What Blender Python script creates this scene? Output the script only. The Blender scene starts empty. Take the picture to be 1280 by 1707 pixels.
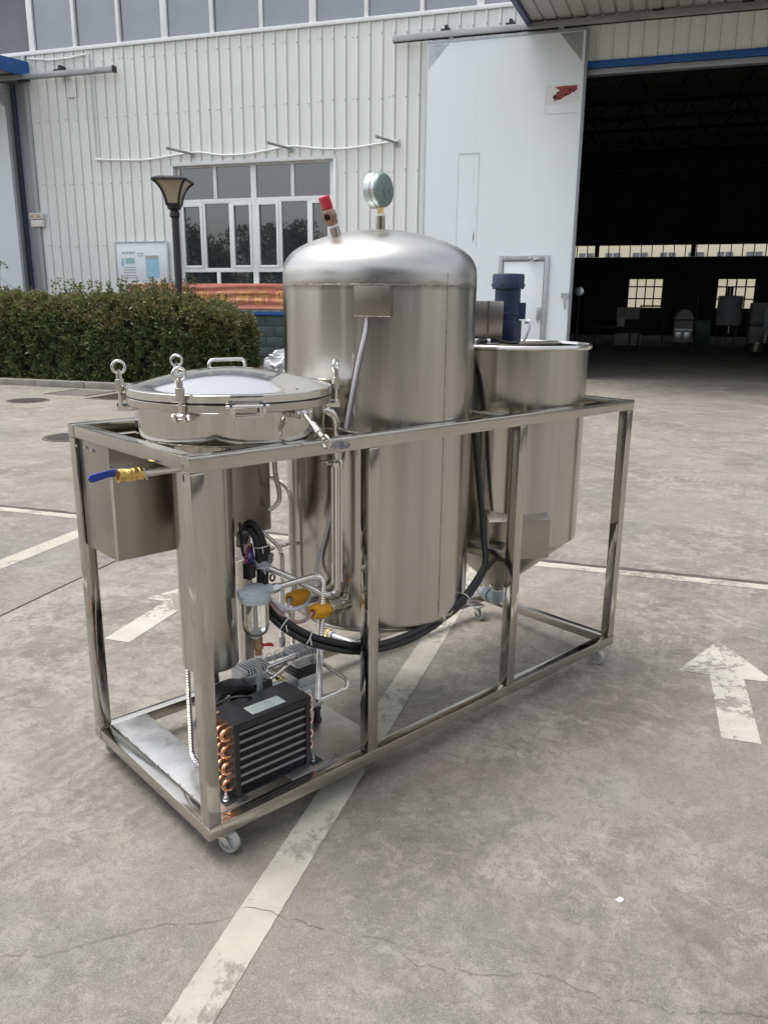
import bpy, bmesh, math, random
from mathutils import Vector, Matrix, noise
random.seed(7)
R_ = math.radians
pi = math.pi
sc = bpy.context.scene
col = sc.collection

# ------------------------------------------------------------------ camera, sky, sun, exposure
cam_d = bpy.data.cameras.new('camera')
cam = bpy.data.objects.new('camera', cam_d); col.objects.link(cam)
fw, rt, up = Vector((-.2909, .9231, -.2509)), Vector((.9530, .3020, .0096)), Vector((-.0850, .2365, .9679))
cam.matrix_world = Matrix(((rt.x, up.x, -fw.x, 0), (rt.y, up.y, -fw.y, 0), (rt.z, up.z, -fw.z, 1.4), (0, 0, 0, 1)))
cam_d.sensor_fit = 'AUTO'; cam_d.sensor_width = 36; cam_d.lens = 27.8
cam_d.clip_start = .05; cam_d.clip_end = 600
sc.camera = cam

SUN_DIR = Vector((-.34, -.06, 1.0)).normalized()        # towards the sun
sun_el = math.asin(SUN_DIR.z); sun_az = math.atan2(SUN_DIR.x, SUN_DIR.y)
w = bpy.data.worlds.new('World'); sc.world = w; w.use_nodes = True
nt = w.node_tree; bg = nt.nodes['Background']
sky = nt.nodes.new('ShaderNodeTexSky'); sky.sky_type = 'NISHITA'; sky.sun_disc = False
sky.sun_elevation = sun_el; sky.sun_rotation = sun_az
sky.air_density = 1.0; sky.dust_density = 4.0; sky.ozone_density = 1.0
hs = nt.nodes.new('ShaderNodeHueSaturation'); hs.inputs['Saturation'].default_value = .30
nt.links.new(sky.outputs[0], hs.inputs['Color']); nt.links.new(hs.outputs[0], bg.inputs['Color'])
bg.inputs['Strength'].default_value = .15
sd = bpy.data.lights.new('sun', 'SUN'); sd.energy = 1.12; sd.angle = R_(28); sd.color = (1, .96, .9)
so = bpy.data.objects.new('sun', sd); col.objects.link(so)
so.rotation_euler = SUN_DIR.to_track_quat('Z', 'Y').to_euler(); so.location = (-20, -10, 30)
sc.view_settings.view_transform = 'Standard'; sc.view_settings.look = 'None'
sc.view_settings.exposure = 0.93; sc.view_settings.gamma = 1.0; sc.view_settings.use_curve_mapping = False
sc.cycles.max_bounces = 10; sc.cycles.glossy_bounces = 6; sc.cycles.transmission_bounces = 10
sc.cycles.use_denoising = True

# ------------------------------------------------------------------ materials
MATS = {}
def mat(name, c, rough=.5, metal=0., var=0., vs=(6, 6, 6), rvar=0., bump=0., bs=None, spec=.5, c2=None, coords='Object',
        trans=0., ior=1.45, coat=0., detail=4, alpha=1., speck=0., aniso=0.):
    m = bpy.data.materials.new(name); m.use_nodes = True
    n = m.node_tree.nodes; l = m.node_tree.links; p = n['Principled BSDF']
    p.inputs['Base Color'].default_value = (*c, 1); p.inputs['Roughness'].default_value = rough
    p.inputs['Metallic'].default_value = metal; p.inputs['Specular IOR Level'].default_value = spec
    p.inputs['IOR'].default_value = ior; p.inputs['Transmission Weight'].default_value = trans
    p.inputs['Coat Weight'].default_value = coat
    if aniso:                                  # rolled sheet: the grain runs round the vessel, so reflections stretch up and down
        tg = n.new('ShaderNodeTangent'); tg.direction_type = 'RADIAL'; tg.axis = 'Z'; l.new(tg.outputs[0], p.inputs['Tangent'])
        p.inputs['Anisotropic'].default_value = aniso; p.inputs['Anisotropic Rotation'].default_value = .25
    if var or rvar or bump or c2 or speck:
        tc = n.new('ShaderNodeTexCoord')
        def nz(scale, det=detail, off=0):
            mp = n.new('ShaderNodeMapping'); mp.inputs['Scale'].default_value = scale; mp.inputs['Location'].default_value = (off, off * .7, off * .3)
            l.new(tc.outputs[coords], mp.inputs['Vector'])
            t = n.new('ShaderNodeTexNoise'); t.inputs['Scale'].default_value = 1; t.inputs['Detail'].default_value = det
            t.inputs['Roughness'].default_value = .6
            l.new(mp.outputs[0], t.inputs['Vector']); return t
        def ramp(src, lo, hi, a, b):
            r = n.new('ShaderNodeMapRange'); r.inputs['From Min'].default_value = lo; r.inputs['From Max'].default_value = hi
            r.inputs['To Min'].default_value = a; r.inputs['To Max'].default_value = b
            l.new(src, r.inputs['Value']); return r.outputs['Result']
        if var or c2:
            t = nz(vs); mx = n.new('ShaderNodeMix'); mx.data_type = 'RGBA'
            k1 = tuple(max(0, v * (1 - var)) for v in c); k2 = c2 if c2 else tuple(min(1, v * (1 + var)) for v in c)
            mx.inputs[6].default_value = (*k1, 1); mx.inputs[7].default_value = (*k2, 1)
            l.new(ramp(t.outputs['Fac'], .3, .7, 0, 1), mx.inputs[0]); out = mx.outputs[2]
            if speck:
                t2 = nz(tuple(v * 9 for v in vs), 2, 3.1); m2 = n.new('ShaderNodeMix'); m2.data_type = 'RGBA'
                m2.inputs[7].default_value = (*[v * .45 for v in c], 1)
                l.new(out, m2.inputs[6]); l.new(ramp(t2.outputs['Fac'], .62, .72, 0, speck), m2.inputs[0]); out = m2.outputs[2]
            l.new(out, p.inputs['Base Color'])
        if rvar:
            t = nz(vs, detail, 5.3); l.new(ramp(t.outputs['Fac'], .3, .7, max(.02, rough - rvar), min(1, rough + rvar)), p.inputs['Roughness'])
        if bump:
            t = nz(bs or vs, 3, 9.1); b = n.new('ShaderNodeBump'); b.inputs['Strength'].default_value = bump; b.inputs['Distance'].default_value = .01
            l.new(t.outputs['Fac'], b.inputs['Height']); l.new(b.outputs[0], p.inputs['Normal'])
    MATS[name] = m
    return m

STEEL = (.50, .482, .442)
mat('steel_brushed', STEEL, .225, 1, var=.12, vs=(14, 14, .22), rvar=.07, bump=.035, bs=(5, 5, .3), detail=2, aniso=.60)
mat('steel_dome', (.55, .54, .515), .31, 1, var=.10, vs=(3, 3, 22), rvar=.08, bump=.06, bs=(4, 4, 9))
mat('steel_satin', (.51, .49, .45), .16, 1, var=.08, vs=(9, 9, 9), rvar=.08, bump=.02, bs=(7, 7, 7))
mat('steel_post', (.51, .49, .45), .09, 1, var=.07, vs=(14, 14, 5), rvar=.05, bump=.03, bs=(5, 5, 3))
mat('steel_mirror', (.54, .52, .48), .08, 1, var=.06, vs=(5, 5, 5), rvar=.04, bump=.05, bs=(9, 9, 5))
mat('steel_lid', (.66, .65, .63), .11, 1, var=.03, vs=(4, 4, 4), rvar=.04, bump=.03, bs=(5, 5, 5))
mat('steel_panel', (.38, .352, .31), .25, 1, var=.03, vs=(5, 5, 2), rvar=.04, detail=2)
mat('steel_reflect_dark', (.27, .25, .212), .34, 1, var=.08, vs=(14, 14, 6), rvar=.05)  # sensor box: same steel, colour darkened for the dark surroundings it mirrors
mat('steel_sheet', (.60, .59, .57), .34, 1, var=.12, vs=(12, 12, 12), rvar=.12, bump=.03, bs=(7, 7, 7))
mat('steel_bright', (.68, .665, .64), .14, 1, var=.05, vs=(20, 20, 20), rvar=.05)
mat('steel_tank', STEEL, .225, 1, var=.12, vs=(14, 14, .22), rvar=.07, bump=.035, bs=(5, 5, .3), detail=2, aniso=.60)
def weld_tint(name, z0, w_):
    """a stained, ground-down band of metal beside a weld at height z0 of the thing"""
    m = MATS[name]; n = m.node_tree.nodes; l = m.node_tree.links; p = n['Principled BSDF']
    tc = n.new('ShaderNodeTexCoord'); sp = n.new('ShaderNodeSeparateXYZ'); l.new(tc.outputs['Object'], sp.inputs[0])
    a = n.new('ShaderNodeMath'); a.operation = 'SUBTRACT'; l.new(sp.outputs[2], a.inputs[0]); a.inputs[1].default_value = z0
    b = n.new('ShaderNodeMath'); b.operation = 'ABSOLUTE'; l.new(a.outputs[0], b.inputs[0])
    t = n.new('ShaderNodeTexNoise'); t.inputs['Scale'].default_value = 14; t.inputs['Detail'].default_value = 6; l.new(tc.outputs['Object'], t.inputs['Vector'])
    q = n.new('ShaderNodeMath'); q.operation = 'MULTIPLY'; l.new(t.outputs['Fac'], q.inputs[0]); q.inputs[1].default_value = w_ * 2.2
    r = n.new('ShaderNodeMath'); r.operation = 'SUBTRACT'; l.new(q.outputs[0], r.inputs[0]); l.new(b.outputs[0], r.inputs[1])
    k = n.new('ShaderNodeMapRange'); k.inputs['From Min'].default_value = 0; k.inputs['From Max'].default_value = w_ * .8; k.inputs['To Max'].default_value = .75; l.new(r.outputs[0], k.inputs['Value'])
    x = n.new('ShaderNodeMix'); x.data_type = 'RGBA'; x.inputs[7].default_value = (.30, .268, .225, 1)
    old = p.inputs['Base Color'].links[0].from_socket; l.new(old, x.inputs[6]); l.new(k.outputs[0], x.inputs[0]); l.new(x.outputs[2], p.inputs['Base Color'])
weld_tint('steel_tank', 1.12, .016); weld_tint('steel_dome', 1.12, .014)
mat('steel_weld', (.27, .25, .22), .5, 1, var=.45, vs=(60, 60, 60), rvar=.12, bump=.5, bs=(110, 110, 110))
mat('steel_hose', (.74, .72, .69), .22, 1, var=.1, vs=(40, 40, 40), rvar=.06)
mat('zinc', (.62, .62, .62), .35, 1, var=.15, vs=(30, 30, 30), rvar=.1)
mat('galvanised', (.42, .44, .45), .5, .8, var=.18, vs=(14, 14, 14), rvar=.1)
mat('cast_aluminium', (.52, .53, .545), .42, .9, var=.08, vs=(40, 40, 40), rvar=.08, bump=.12, bs=(160, 160, 160))
mat('copper', (.72, .36, .20), .28, 1, var=.28, vs=(35, 35, 35), rvar=.12)
mat('copper_pink', (.62, .34, .30), .34, 1, var=.25, vs=(35, 35, 35), rvar=.12)
mat('brass', (.72, .50, .17), .27, 1, var=.16, vs=(40, 40, 40), rvar=.1)
mat('bronze', (.36, .235, .16), .42, 1, var=.22, vs=(45, 45, 45), rvar=.1, bump=.2, bs=(120, 120, 120))
mat('black_metal', (.022, .022, .025), .38, 0, var=.4, vs=(8, 8, 8), rvar=.14)
mat('black_plastic', (.018, .018, .02), .45, 0, var=.3, vs=(15, 15, 15), rvar=.1)
mat('black_rubber', (.014, .014, .015), .36, 0, var=.3, vs=(25, 25, 25), rvar=.1)
mat('fin_dark', (.05, .05, .053), .45, .3, var=.3, vs=(60, 60, 4))
mat('fin_tube', (.20, .20, .20), .42, .7, var=.3, vs=(160, 160, 160), rvar=.1)
mat('blue_vinyl', (.015, .045, .30), .35, var=.15, vs=(30, 30, 30), rvar=.08)
mat('blue_ink', (.17, .22, .34), .35, .75, var=.5, vs=(90, 30, 60), c2=(.48, .47, .46))
mat('red_plastic', (.42, .012, .022), .33, var=.15, vs=(40, 40, 40), rvar=.08)
mat('yellow_plastic', (.74, .34, .012), .38, var=.12, vs=(40, 40, 40), rvar=.08)
mat('white_plastic', (.72, .72, .73), .4, var=.05, vs=(20, 20, 20), rvar=.08)
mat('cable_white', (.56, .55, .60), .38, var=.06, vs=(20, 20, 20))
mat('cable_pink', (.42, .26, .26), .4, var=.12, vs=(20, 20, 20))
mat('grey_plastic', (.40, .45, .46), .42, var=.07, vs=(20, 20, 20), rvar=.06)
mat('pvc_grey', (.33, .38, .41), .4, var=.08, vs=(20, 20, 20))
mat('glass_clear', (.96, .97, .95), .02, 0, trans=1, ior=1.45)
mat('navy_paint', (.016, .026, .066), .42, var=.2, vs=(20, 20, 20), rvar=.08, bump=.05, bs=(160, 160, 160))
mat('gauge_green', (.17, .235, .215), .42, .2, var=.08, vs=(30, 30, 30), rvar=.06)
mat('gauge_rim', (.50, .55, .54), .3, .6, var=.08, vs=(30, 30, 30), rvar=.08)
mat('label_silver', (.50, .55, .53), .35, .2, var=.12, vs=(30, 30, 30))
mat('ink_dark', (.16, .18, .18), .6)
mat('nylon_tie', (.75, .75, .74), .4)
mat('tyre_grey', (.36, .36, .34), .55, var=.12, vs=(30, 30, 30))
# building
mat('cladding', (.775, .785, .762), .45, var=.06, vs=(1.3, 1.3, .35), rvar=.08, bump=.03, bs=(2, 2, .6), coords='Object', speck=.06)
mat('cladding_grey', (.40, .42, .425), .5, var=.08, vs=(2, 2, .4), rvar=.08)
mat('trim_white', (.74, .76, .76), .4, var=.05, vs=(2, 2, 2), rvar=.08)
mat('frame_white', (.80, .81, .81), .35, var=.04, vs=(3, 3, 3), rvar=.06)
mat('door_skin', (.75, .795, .815), .36, var=.03, vs=(.6, .6, .3), rvar=.04)
mat('door_edge', (.27, .285, .30), .45, .3, var=.12, vs=(3, 3, .6), rvar=.08)
mat('scuff_dark', (.22, .20, .20), .6, var=.3, vs=(12, 12, 12))
mat('scuff_grey', (.48, .52, .53), .5, var=.1, vs=(9, 9, 9))
mat('rail_steel', (.34, .345, .35), .48, .6, var=.18, vs=(1.5, 8, 8), rvar=.1)
mat('blue_trim', (.018, .10, .32), .42, var=.12, vs=(3, 3, 3), rvar=.08)
mat('blue_dark', (.03, .055, .13), .5, var=.2, vs=(3, 3, 3), rvar=.08)
mat('canopy_sheet', (.42, .41, .395), .5, var=.10, vs=(1.5, .6, 1), rvar=.08)
mat('pane_window', (.032, .035, .039), .02, 0, var=.3, vs=(.7, .7, .7), spec=.5, ior=2.3, bump=.006, bs=(1.2, 1.2, 1.2))
mat('pane_sky_tone', (.10, .118, .132), .02, 0, var=.3, vs=(.7, .7, .7), spec=.5, ior=2.5, bump=.006, bs=(1.2, 1.2, 1.2))  # upper panes: pale sky reflection put into the base colour
mat('brick_slate', (.060, .078, .080), .62, var=.3, vs=(5, 5, 5), rvar=.1, bump=.35, bs=(40, 40, 40))
mat('mortar', (.16, .18, .18), .85, var=.15, vs=(20, 20, 20))
mat('banner_red', (.52, .15, .10), .45, var=.12, vs=(3, 3, 3), rvar=.08, c2=(.58, .26, .16))
mat('banner_gold', (.72, .42, .13), .45, var=.2, vs=(5, 5, 5))
mat('print_blue', (.30, .52, .68), .4, var=.1, vs=(5, 5, 5))
mat('print_teal', (.32, .50, .51), .4, var=.1, vs=(5, 5, 5))
mat('print_grey', (.36, .40, .44), .5, var=.2, vs=(20, 20, 20))
mat('board_white', (.74, .78, .80), .3, var=.03, vs=(3, 3, 3))
mat('poster_red', (.27, .05, .045), .5, var=.35, vs=(12, 12, 12))
mat('poster_black', (.035, .02, .025), .6)
mat('poster_paper', (.70, .70, .69), .6, var=.05, vs=(8, 8, 8))
mat('lamp_black', (.016, .014, .017), .35, var=.3, vs=(8, 8, 8), rvar=.1)
mat('lamp_glass', (.42, .37, .24), .25, var=.16, vs=(6, 6, 3), trans=.25, rvar=.08)
mat('kerb_stone', (.23, .22, .20), .8, var=.25, vs=(4, 4, 4), bump=.3, bs=(25, 25, 25), speck=.5)
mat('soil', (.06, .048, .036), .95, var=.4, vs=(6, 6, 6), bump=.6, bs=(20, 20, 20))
mat('cast_iron', (.145, .135, .124), .65, .3, var=.25, vs=(20, 20, 20), rvar=.1)
mat('pit_dark', (.018, .012, .011), .8)  # flat dark colour standing for the shade inside drawn holes
mat('bark', (.09, .07, .055), .9, var=.35, vs=(20, 20, 4))
mat('plastic_sheet', (.66, .68, .70), .32, var=.08, vs=(5, 5, 5), rvar=.1, bump=.9, bs=(9, 9, 16))
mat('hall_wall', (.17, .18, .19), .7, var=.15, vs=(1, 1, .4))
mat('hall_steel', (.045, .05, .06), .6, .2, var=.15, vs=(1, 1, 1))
mat('film_blue', (.74, .80, .86), .4, var=.12, vs=(3, 3, 3))
mat('cream_render', (.86, .80, .60), .8, var=.05, vs=(.5, .5, .5))
mat('far_pane', (.22, .24, .27), .2, var=.15, vs=(.6, .6, .6))
mat('beige_plate', (.72, .70, .66), .5, var=.08, vs=(3, 3, 3))
mat('lens', (.50, .40, .24), .25, var=.2, vs=(20, 20, 20))

def leaf_mat(name, c1, c2, c3):
    m = bpy.data.materials.new(name); m.use_nodes = True
    n = m.node_tree.nodes; l = m.node_tree.links; p = n['Principled BSDF']
    g = n.new('ShaderNodeNewGeometry'); r = n.new('ShaderNodeValToRGB')
    e = r.color_ramp.elements; e[0].color = (*c1, 1); e[1].color = (*c3, 1); e[1].position = 1
    k = e.new(.55); k.color = (*c2, 1)
    l.new(g.outputs['Random Per Island'], r.inputs['Fac']); l.new(r.outputs['Color'], p.inputs['Base Color'])
    p.inputs['Roughness'].default_value = .42
    p.inputs['Subsurface Weight'].default_value = 0
    tr = n.new('ShaderNodeBsdfTranslucent'); l.new(r.outputs['Color'], tr.inputs['Color'])
    mx = n.new('ShaderNodeMixShader'); mx.inputs[0].default_value = .30
    l.new(p.outputs[0], mx.inputs[1]); l.new(tr.outputs[0], mx.inputs[2]); l.new(mx.outputs[0], n['Material Output'].inputs['Surface'])
    MATS[name] = m
leaf_mat('leaf_dark', (.054, .078, .030), (.094, .122, .044), (.145, .172, .060))
leaf_mat('leaf_young', (.11, .135, .040), (.19, .195, .062), (.20, .135, .066))
leaf_mat('leaf_tree', (.02, .035, .014), (.035, .058, .02), (.06, .085, .03))

def concrete(name, base, dark, light, paint=None, lim=(.68, .80)):
    """worn concrete: clouds, streaks, speckle, fine relief; with paint: a worn paint coat over it"""
    m = bpy.data.materials.new(name); m.use_nodes = True
    n = m.node_tree.nodes; l = m.node_tree.links; p = n['Principled BSDF']
    tc = n.new('ShaderNodeTexCoord')
    def nz(scale, det=5, rg=.6, dist=0., off=0.):
        mp = n.new('ShaderNodeMapping'); mp.inputs['Scale'].default_value = scale if isinstance(scale, tuple) else (scale,) * 3
        mp.inputs['Location'].default_value = (off, off * 1.7, 0); mp.inputs['Rotation'].default_value = (0, 0, off)
        l.new(tc.outputs['Object'], mp.inputs['Vector'])
        t = n.new('ShaderNodeTexNoise'); t.inputs['Scale'].default_value = 1; t.inputs['Detail'].default_value = det
        t.inputs['Roughness'].default_value = rg; t.inputs['Distortion'].default_value = dist
        l.new(mp.outputs[0], t.inputs['Vector']); return t.outputs['Fac']
    def rng(src, lo, hi, a=0., b=1.):
        r = n.new('ShaderNodeMapRange'); r.inputs['From Min'].default_value = lo; r.inputs['From Max'].default_value = hi
        r.inputs['To Min'].default_value = a; r.inputs['To Max'].default_value = b; l.new(src, r.inputs['Value']); return r.outputs[0]
    def mix(f, a, b, mode='MIX'):
        x = n.new('ShaderNodeMix'); x.data_type = 'RGBA'; x.blend_type = mode
        l.new(f, x.inputs[0]) if not isinstance(f, float) else setattr(x.inputs[0], 'default_value', f)
        for s, v in ((6, a), (7, b)):
            if isinstance(v, tuple): x.inputs[s].default_value = (*v, 1)
            else: l.new(v, x.inputs[s])
        return x.outputs[2]
    c = mix(rng(nz(.42, 8, .66, .6), .44, .58, 0, .62), base, dark)                      # broad stained zones
    c = mix(rng(nz(.75, 9, .7, .8, 3.9), .50, .60, 0, .30), c, light)
    c = mix(rng(nz(2.1, 10, .76, 1.0, 2.3), .50, .59, 0, .42), c, light)
    c = mix(rng(nz(3.6, 10, .78, 1.2, 4.1), .50, .58, 0, .5), c, dark)
    c = mix(rng(nz(9, 10, .8, .8, 6.1), .50, .58, 0, .45), c, light)
    c = mix(rng(nz(17, 10, .8, 1.2, 9.4), .50, .58, 0, .55), c, dark)
    c = mix(rng(nz((3.2, 26, 3), 5, .65, .6, .55), .56, .74, 0, .34), c, light)      # trowel and tyre streaks
    c = mix(rng(nz((2.4, 18, 3), 5, .65, .8, -.95), .58, .76, 0, .34), c, dark)
    c = mix(rng(nz(.9, 4, .6, .3, 7.7), .42, .64, 0, .5), c, (.168, .175, .145))      # greenish stain
    c = mix(rng(nz(1.3, 4, .6, .3, 12.7), .45, .66, 0, .5), c, (.215, .178, .158))    # reddish stain
    c = mix(rng(nz(48, 4, .75), .55, .74, 0, .7), c, dark)
    c = mix(rng(nz(62, 4, .75, 0, 2.2), .57, .74, 0, .6), c, light)
    c = mix(rng(nz(160, 2, .7, 0, 3.3), .63, .8, 0, .35), c, light)
    c = mix(rng(nz(260, 2, .7, 0, 4.4), .5, .78, 0, .7), c, light)
    c = mix(rng(nz(210, 2, .7, 0, 8.4), .52, .76, 0, .7), c, dark)
    c = mix(rng(nz(1.05, 5, .6, .6, 17.3), .62, .72, 0, .55), c, (.085, .08, .073))      # old oil stains
    c = mix(rng(nz(6.5, 4, .6, .4, 21.1), .70, .76, 0, .6), c, (.08, .075, .068))        # drips
    def wave(rot, scale, dist, dscale, axis):
        mp = n.new('ShaderNodeMapping'); mp.inputs['Rotation'].default_value = (0, 0, rot); l.new(tc.outputs['Object'], mp.inputs['Vector'])
        t = n.new('ShaderNodeTexWave'); t.bands_direction = axis; t.inputs['Scale'].default_value = scale; t.inputs['Distortion'].default_value = dist
        t.inputs['Detail'].default_value = 2; t.inputs['Detail Scale'].default_value = dscale; l.new(mp.outputs[0], t.inputs['Vector']); return t.outputs['Fac']
    def mul(a, b):
        x = n.new('ShaderNodeMath'); x.operation = 'MULTIPLY'; l.new(a, x.inputs[0]); l.new(b, x.inputs[1]); return x.outputs[0]
    for rot, off in ((.55, 1.5), (-.9, 5.5), (1.75, 9.9)):                                   # faint tyre marks with tread
        tr = mul(rng(wave(rot, .11, 1.6, .5, 'X'), .955, .985), rng(wave(rot, 5.5, 3.0, 3.0, 'Y'), .25, .6, .35, 1))
        c = mix(mul(tr, rng(nz(.8, 4, .6, 0, off), .47, .60, 0, .42)), c, (.095, .088, .08))
    if paint:
        wear = n.new('ShaderNodeMath'); wear.operation = 'ADD'
        l.new(rng(nz(3.1, 7, .72, .9, 1.9), .3, .72, 0, 1), wear.inputs[0]); l.new(rng(nz(40, 4, .75, .4, 6.3), .3, .7, -.22, .22), wear.inputs[1])
        pc_ = mix(rng(nz(9, 5, .7, .6, 8.8), .4, .7), paint, tuple(v * .82 for v in paint))
        c = mix(rng(wear.outputs[0], lim[0], lim[1], 0, .85), pc_, c)
    l.new(c, p.inputs['Base Color'])
    l.new(rng(nz(2.7, 5, .6, 0, 1.1), .3, .7, .62, .88), p.inputs['Roughness'])
    b = n.new('ShaderNodeBump'); b.inputs['Strength'].default_value = .6; b.inputs['Distance'].default_value = .006
    l.new(nz(34, 10, .82), b.inputs['Height'])
    b2 = n.new('ShaderNodeBump'); b2.inputs['Strength'].default_value = .3; b2.inputs['Distance'].default_value = .02
    l.new(nz(3.4, 4, .6, .5), b2.inputs['Height']); l.new(b.outputs[0], b2.inputs['Normal']); l.new(b2.outputs[0], p.inputs['Normal'])
    MATS[name] = m
concrete('concrete', (.196, .181, .156), (.080, .073, .062), (.385, .362, .315))
concrete('paint_worn', (.196, .181, .156), (.080, .073, .062), (.385, .362, .315), paint=(.40, .385, .325), lim=(.52, .72))
concrete('paint_flaked', (.196, .181, .156), (.080, .073, .062), (.385, .362, .315), paint=(.43, .415, .36), lim=(.54, .62))
mat('joint_fill', (.07, .063, .055), .95, var=.5, vs=(9, 30, 9), bump=.5, bs=(60, 60, 60))
mat('crack_dark', (.085, .076, .066), .95)

# ------------------------------------------------------------------ mesh builder
class MB:
    def __init__(s): s.v = []; s.f = []
    def add(s, vs, fs):
        o = len(s.v); s.v += [Vector(v) for v in vs]; s.f += [tuple(i + o for i in f) for f in fs]; return s
    def box(s, c, d, rz=0, m=None):
        x, y, z = (k / 2 for k in d); c = Vector(c)
        q = [Vector((i * x, j * y, k * z)) for k in (-1, 1) for j in (-1, 1) for i in (-1, 1)]
        if m is not None: q = [m @ a for a in q]
        elif rz: q = [Matrix.Rotation(rz, 3, 'Z') @ a for a in q]
        return s.add([c + a for a in q], [(0, 2, 3, 1), (4, 5, 7, 6), (0, 1, 5, 4), (2, 6, 7, 3), (0, 4, 6, 2), (1, 3, 7, 5)])
    def b2(s, lo, hi):
        return s.box([(a + b) / 2 for a, b in zip(lo, hi)], [abs(b - a) for a, b in zip(lo, hi)])
    def lathe(s, prof, c=(0, 0, 0), n=24, ax=None, close=False):
        """profile of (r, h) turned about ax through c"""
        c = Vector(c); q = Vector(ax).normalized().to_track_quat('Z', 'Y').to_matrix() if ax is not None else Matrix.Identity(3)
        vs = []; fs = []; rings = []
        for r, h in prof:
            if r < 1e-6: rings.append([len(vs)]); vs.append(c + q @ Vector((0, 0, h)))
            else:
                rings.append(list(range(len(vs), len(vs) + n)))
                vs += [c + q @ Vector((r * math.cos(2 * pi * i / n), r * math.sin(2 * pi * i / n), h)) for i in range(n)]
        pr = list(zip(rings, rings[1:])) + ([(rings[-1], rings[0])] if close else [])
        for A, B in pr:
            for i in range(n):
                j = (i + 1) % n
                if len(A) == 1 and len(B) == 1: continue
                if len(A) == 1: fs.append((A[0], B[j], B[i]))
                elif len(B) == 1: fs.append((A[i], A[j], B[0]))
                else: fs.append((A[i], A[j], B[j], B[i]))
        return s.add(vs, fs)
    def cyl(s, p0, p1, r, r1=None, n=16):
        p0, p1 = Vector(p0), Vector(p1); L = (p1 - p0).length; r1 = r if r1 is None else r1
        return s.lathe([(0, 0), (r, 0), (r1, L), (0, L)], p0, n, p1 - p0)
    def hexa(s, p0, p1, r): return s.cyl(p0, p1, r, n=6)
    def torus(s, c, ax, R, r, n=24, k=10):
        return s.lathe([(R + r * math.cos(2 * pi * i / k), r * math.sin(2 * pi * i / k)) for i in range(k)], c, n, ax, True)
    def tube(s, pts, r, n=10, corr=None, caps=True):
        pts = [Vector(p) for p in pts]
        if corr:
            pitch, amp = corr; q = [pts[0]]; rr = []
            L = [0.]
            for a, b in zip(pts, pts[1:]): L.append(L[-1] + (b - a).length)
            N = max(4, int(L[-1] / pitch) * 2); new = []; k = 0
            for i in range(N + 1):
                t = L[-1] * i / N
                while k < len(pts) - 2 and L[k + 1] < t: k += 1
                f = (t - L[k]) / max(1e-9, L[k + 1] - L[k]); new.append(pts[k].lerp(pts[k + 1], min(1, f))); rr.append(r + (amp if i % 2 else -amp))
            pts = new
        else: rr = [r(i / (len(pts) - 1)) if callable(r) else r for i in range(len(pts))]
        T = [(pts[min(i + 1, len(pts) - 1)] - pts[max(i - 1, 0)]).normalized() for i in range(len(pts))]
        u = T[0].orthogonal().normalized(); vs = []; fs = []
        for i, p in enumerate(pts):
            if i: u = (u - T[i] * u.dot(T[i])).normalized()
            w_ = T[i].cross(u)
            vs += [p + (u * math.cos(2 * pi * k / n) + w_ * math.sin(2 * pi * k / n)) * rr[i] for k in range(n)]
        for i in range(len(pts) - 1):
            for k in range(n):
                a, b = i * n + k, i * n + (k + 1) % n; fs.append((a, b, b + n, a + n))
        if caps: fs += [tuple(reversed(range(n))), tuple(range((len(pts) - 1) * n, len(pts) * n))]
        return s.add(vs, fs)
    def prism(s, poly, d, o=(0, 0, 0), X=(1, 0, 0), Y=(0, 0, 1)):
        """polygon (x, y) in the plane X, Y at o, pushed along X cross Y by d"""
        o, X, Y = Vector(o), Vector(X), Vector(Y); N = X.cross(Y).normalized() * d; n = len(poly)
        vs = [o + X * a + Y * b for a, b in poly] + [o + X * a + Y * b + N for a, b in poly]
        return s.add(vs, [tuple(reversed(range(n))), tuple(range(n, 2 * n))] + [(i, (i + 1) % n, (i + 1) % n + n, i + n) for i in range(n)])

def fillet(pts, rad, k=6):
    pts = [Vector(p) for p in pts]; out = [pts[0]]
    for a, b, c in zip(pts, pts[1:], pts[2:]):
        u, v = (a - b), (c - b); d = min(rad, u.length * .48, v.length * .48)
        p, q = b + u.normalized() * d, b + v.normalized() * d
        for i in range(k + 1):
            t = i / k; out.append(p * (1 - t) ** 2 + b * 2 * t * (1 - t) + q * t * t)
    return out + [pts[-1]]
def smooth(pts, k=6):
    pts = [Vector(p) for p in pts]; P = [pts[0] * 2 - pts[1]] + pts + [pts[-1] * 2 - pts[-2]]; out = []
    for i in range(1, len(P) - 2):
        a, b, c, d = P[i - 1:i + 3]
        for j in range(k):
            t = j / k
            out.append(.5 * ((2 * b) + (c - a) * t + (2 * a - 5 * b + 4 * c - d) * t * t + (3 * b - a - 3 * c + d) * t ** 3))
    return out + [pts[-1]]

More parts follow.
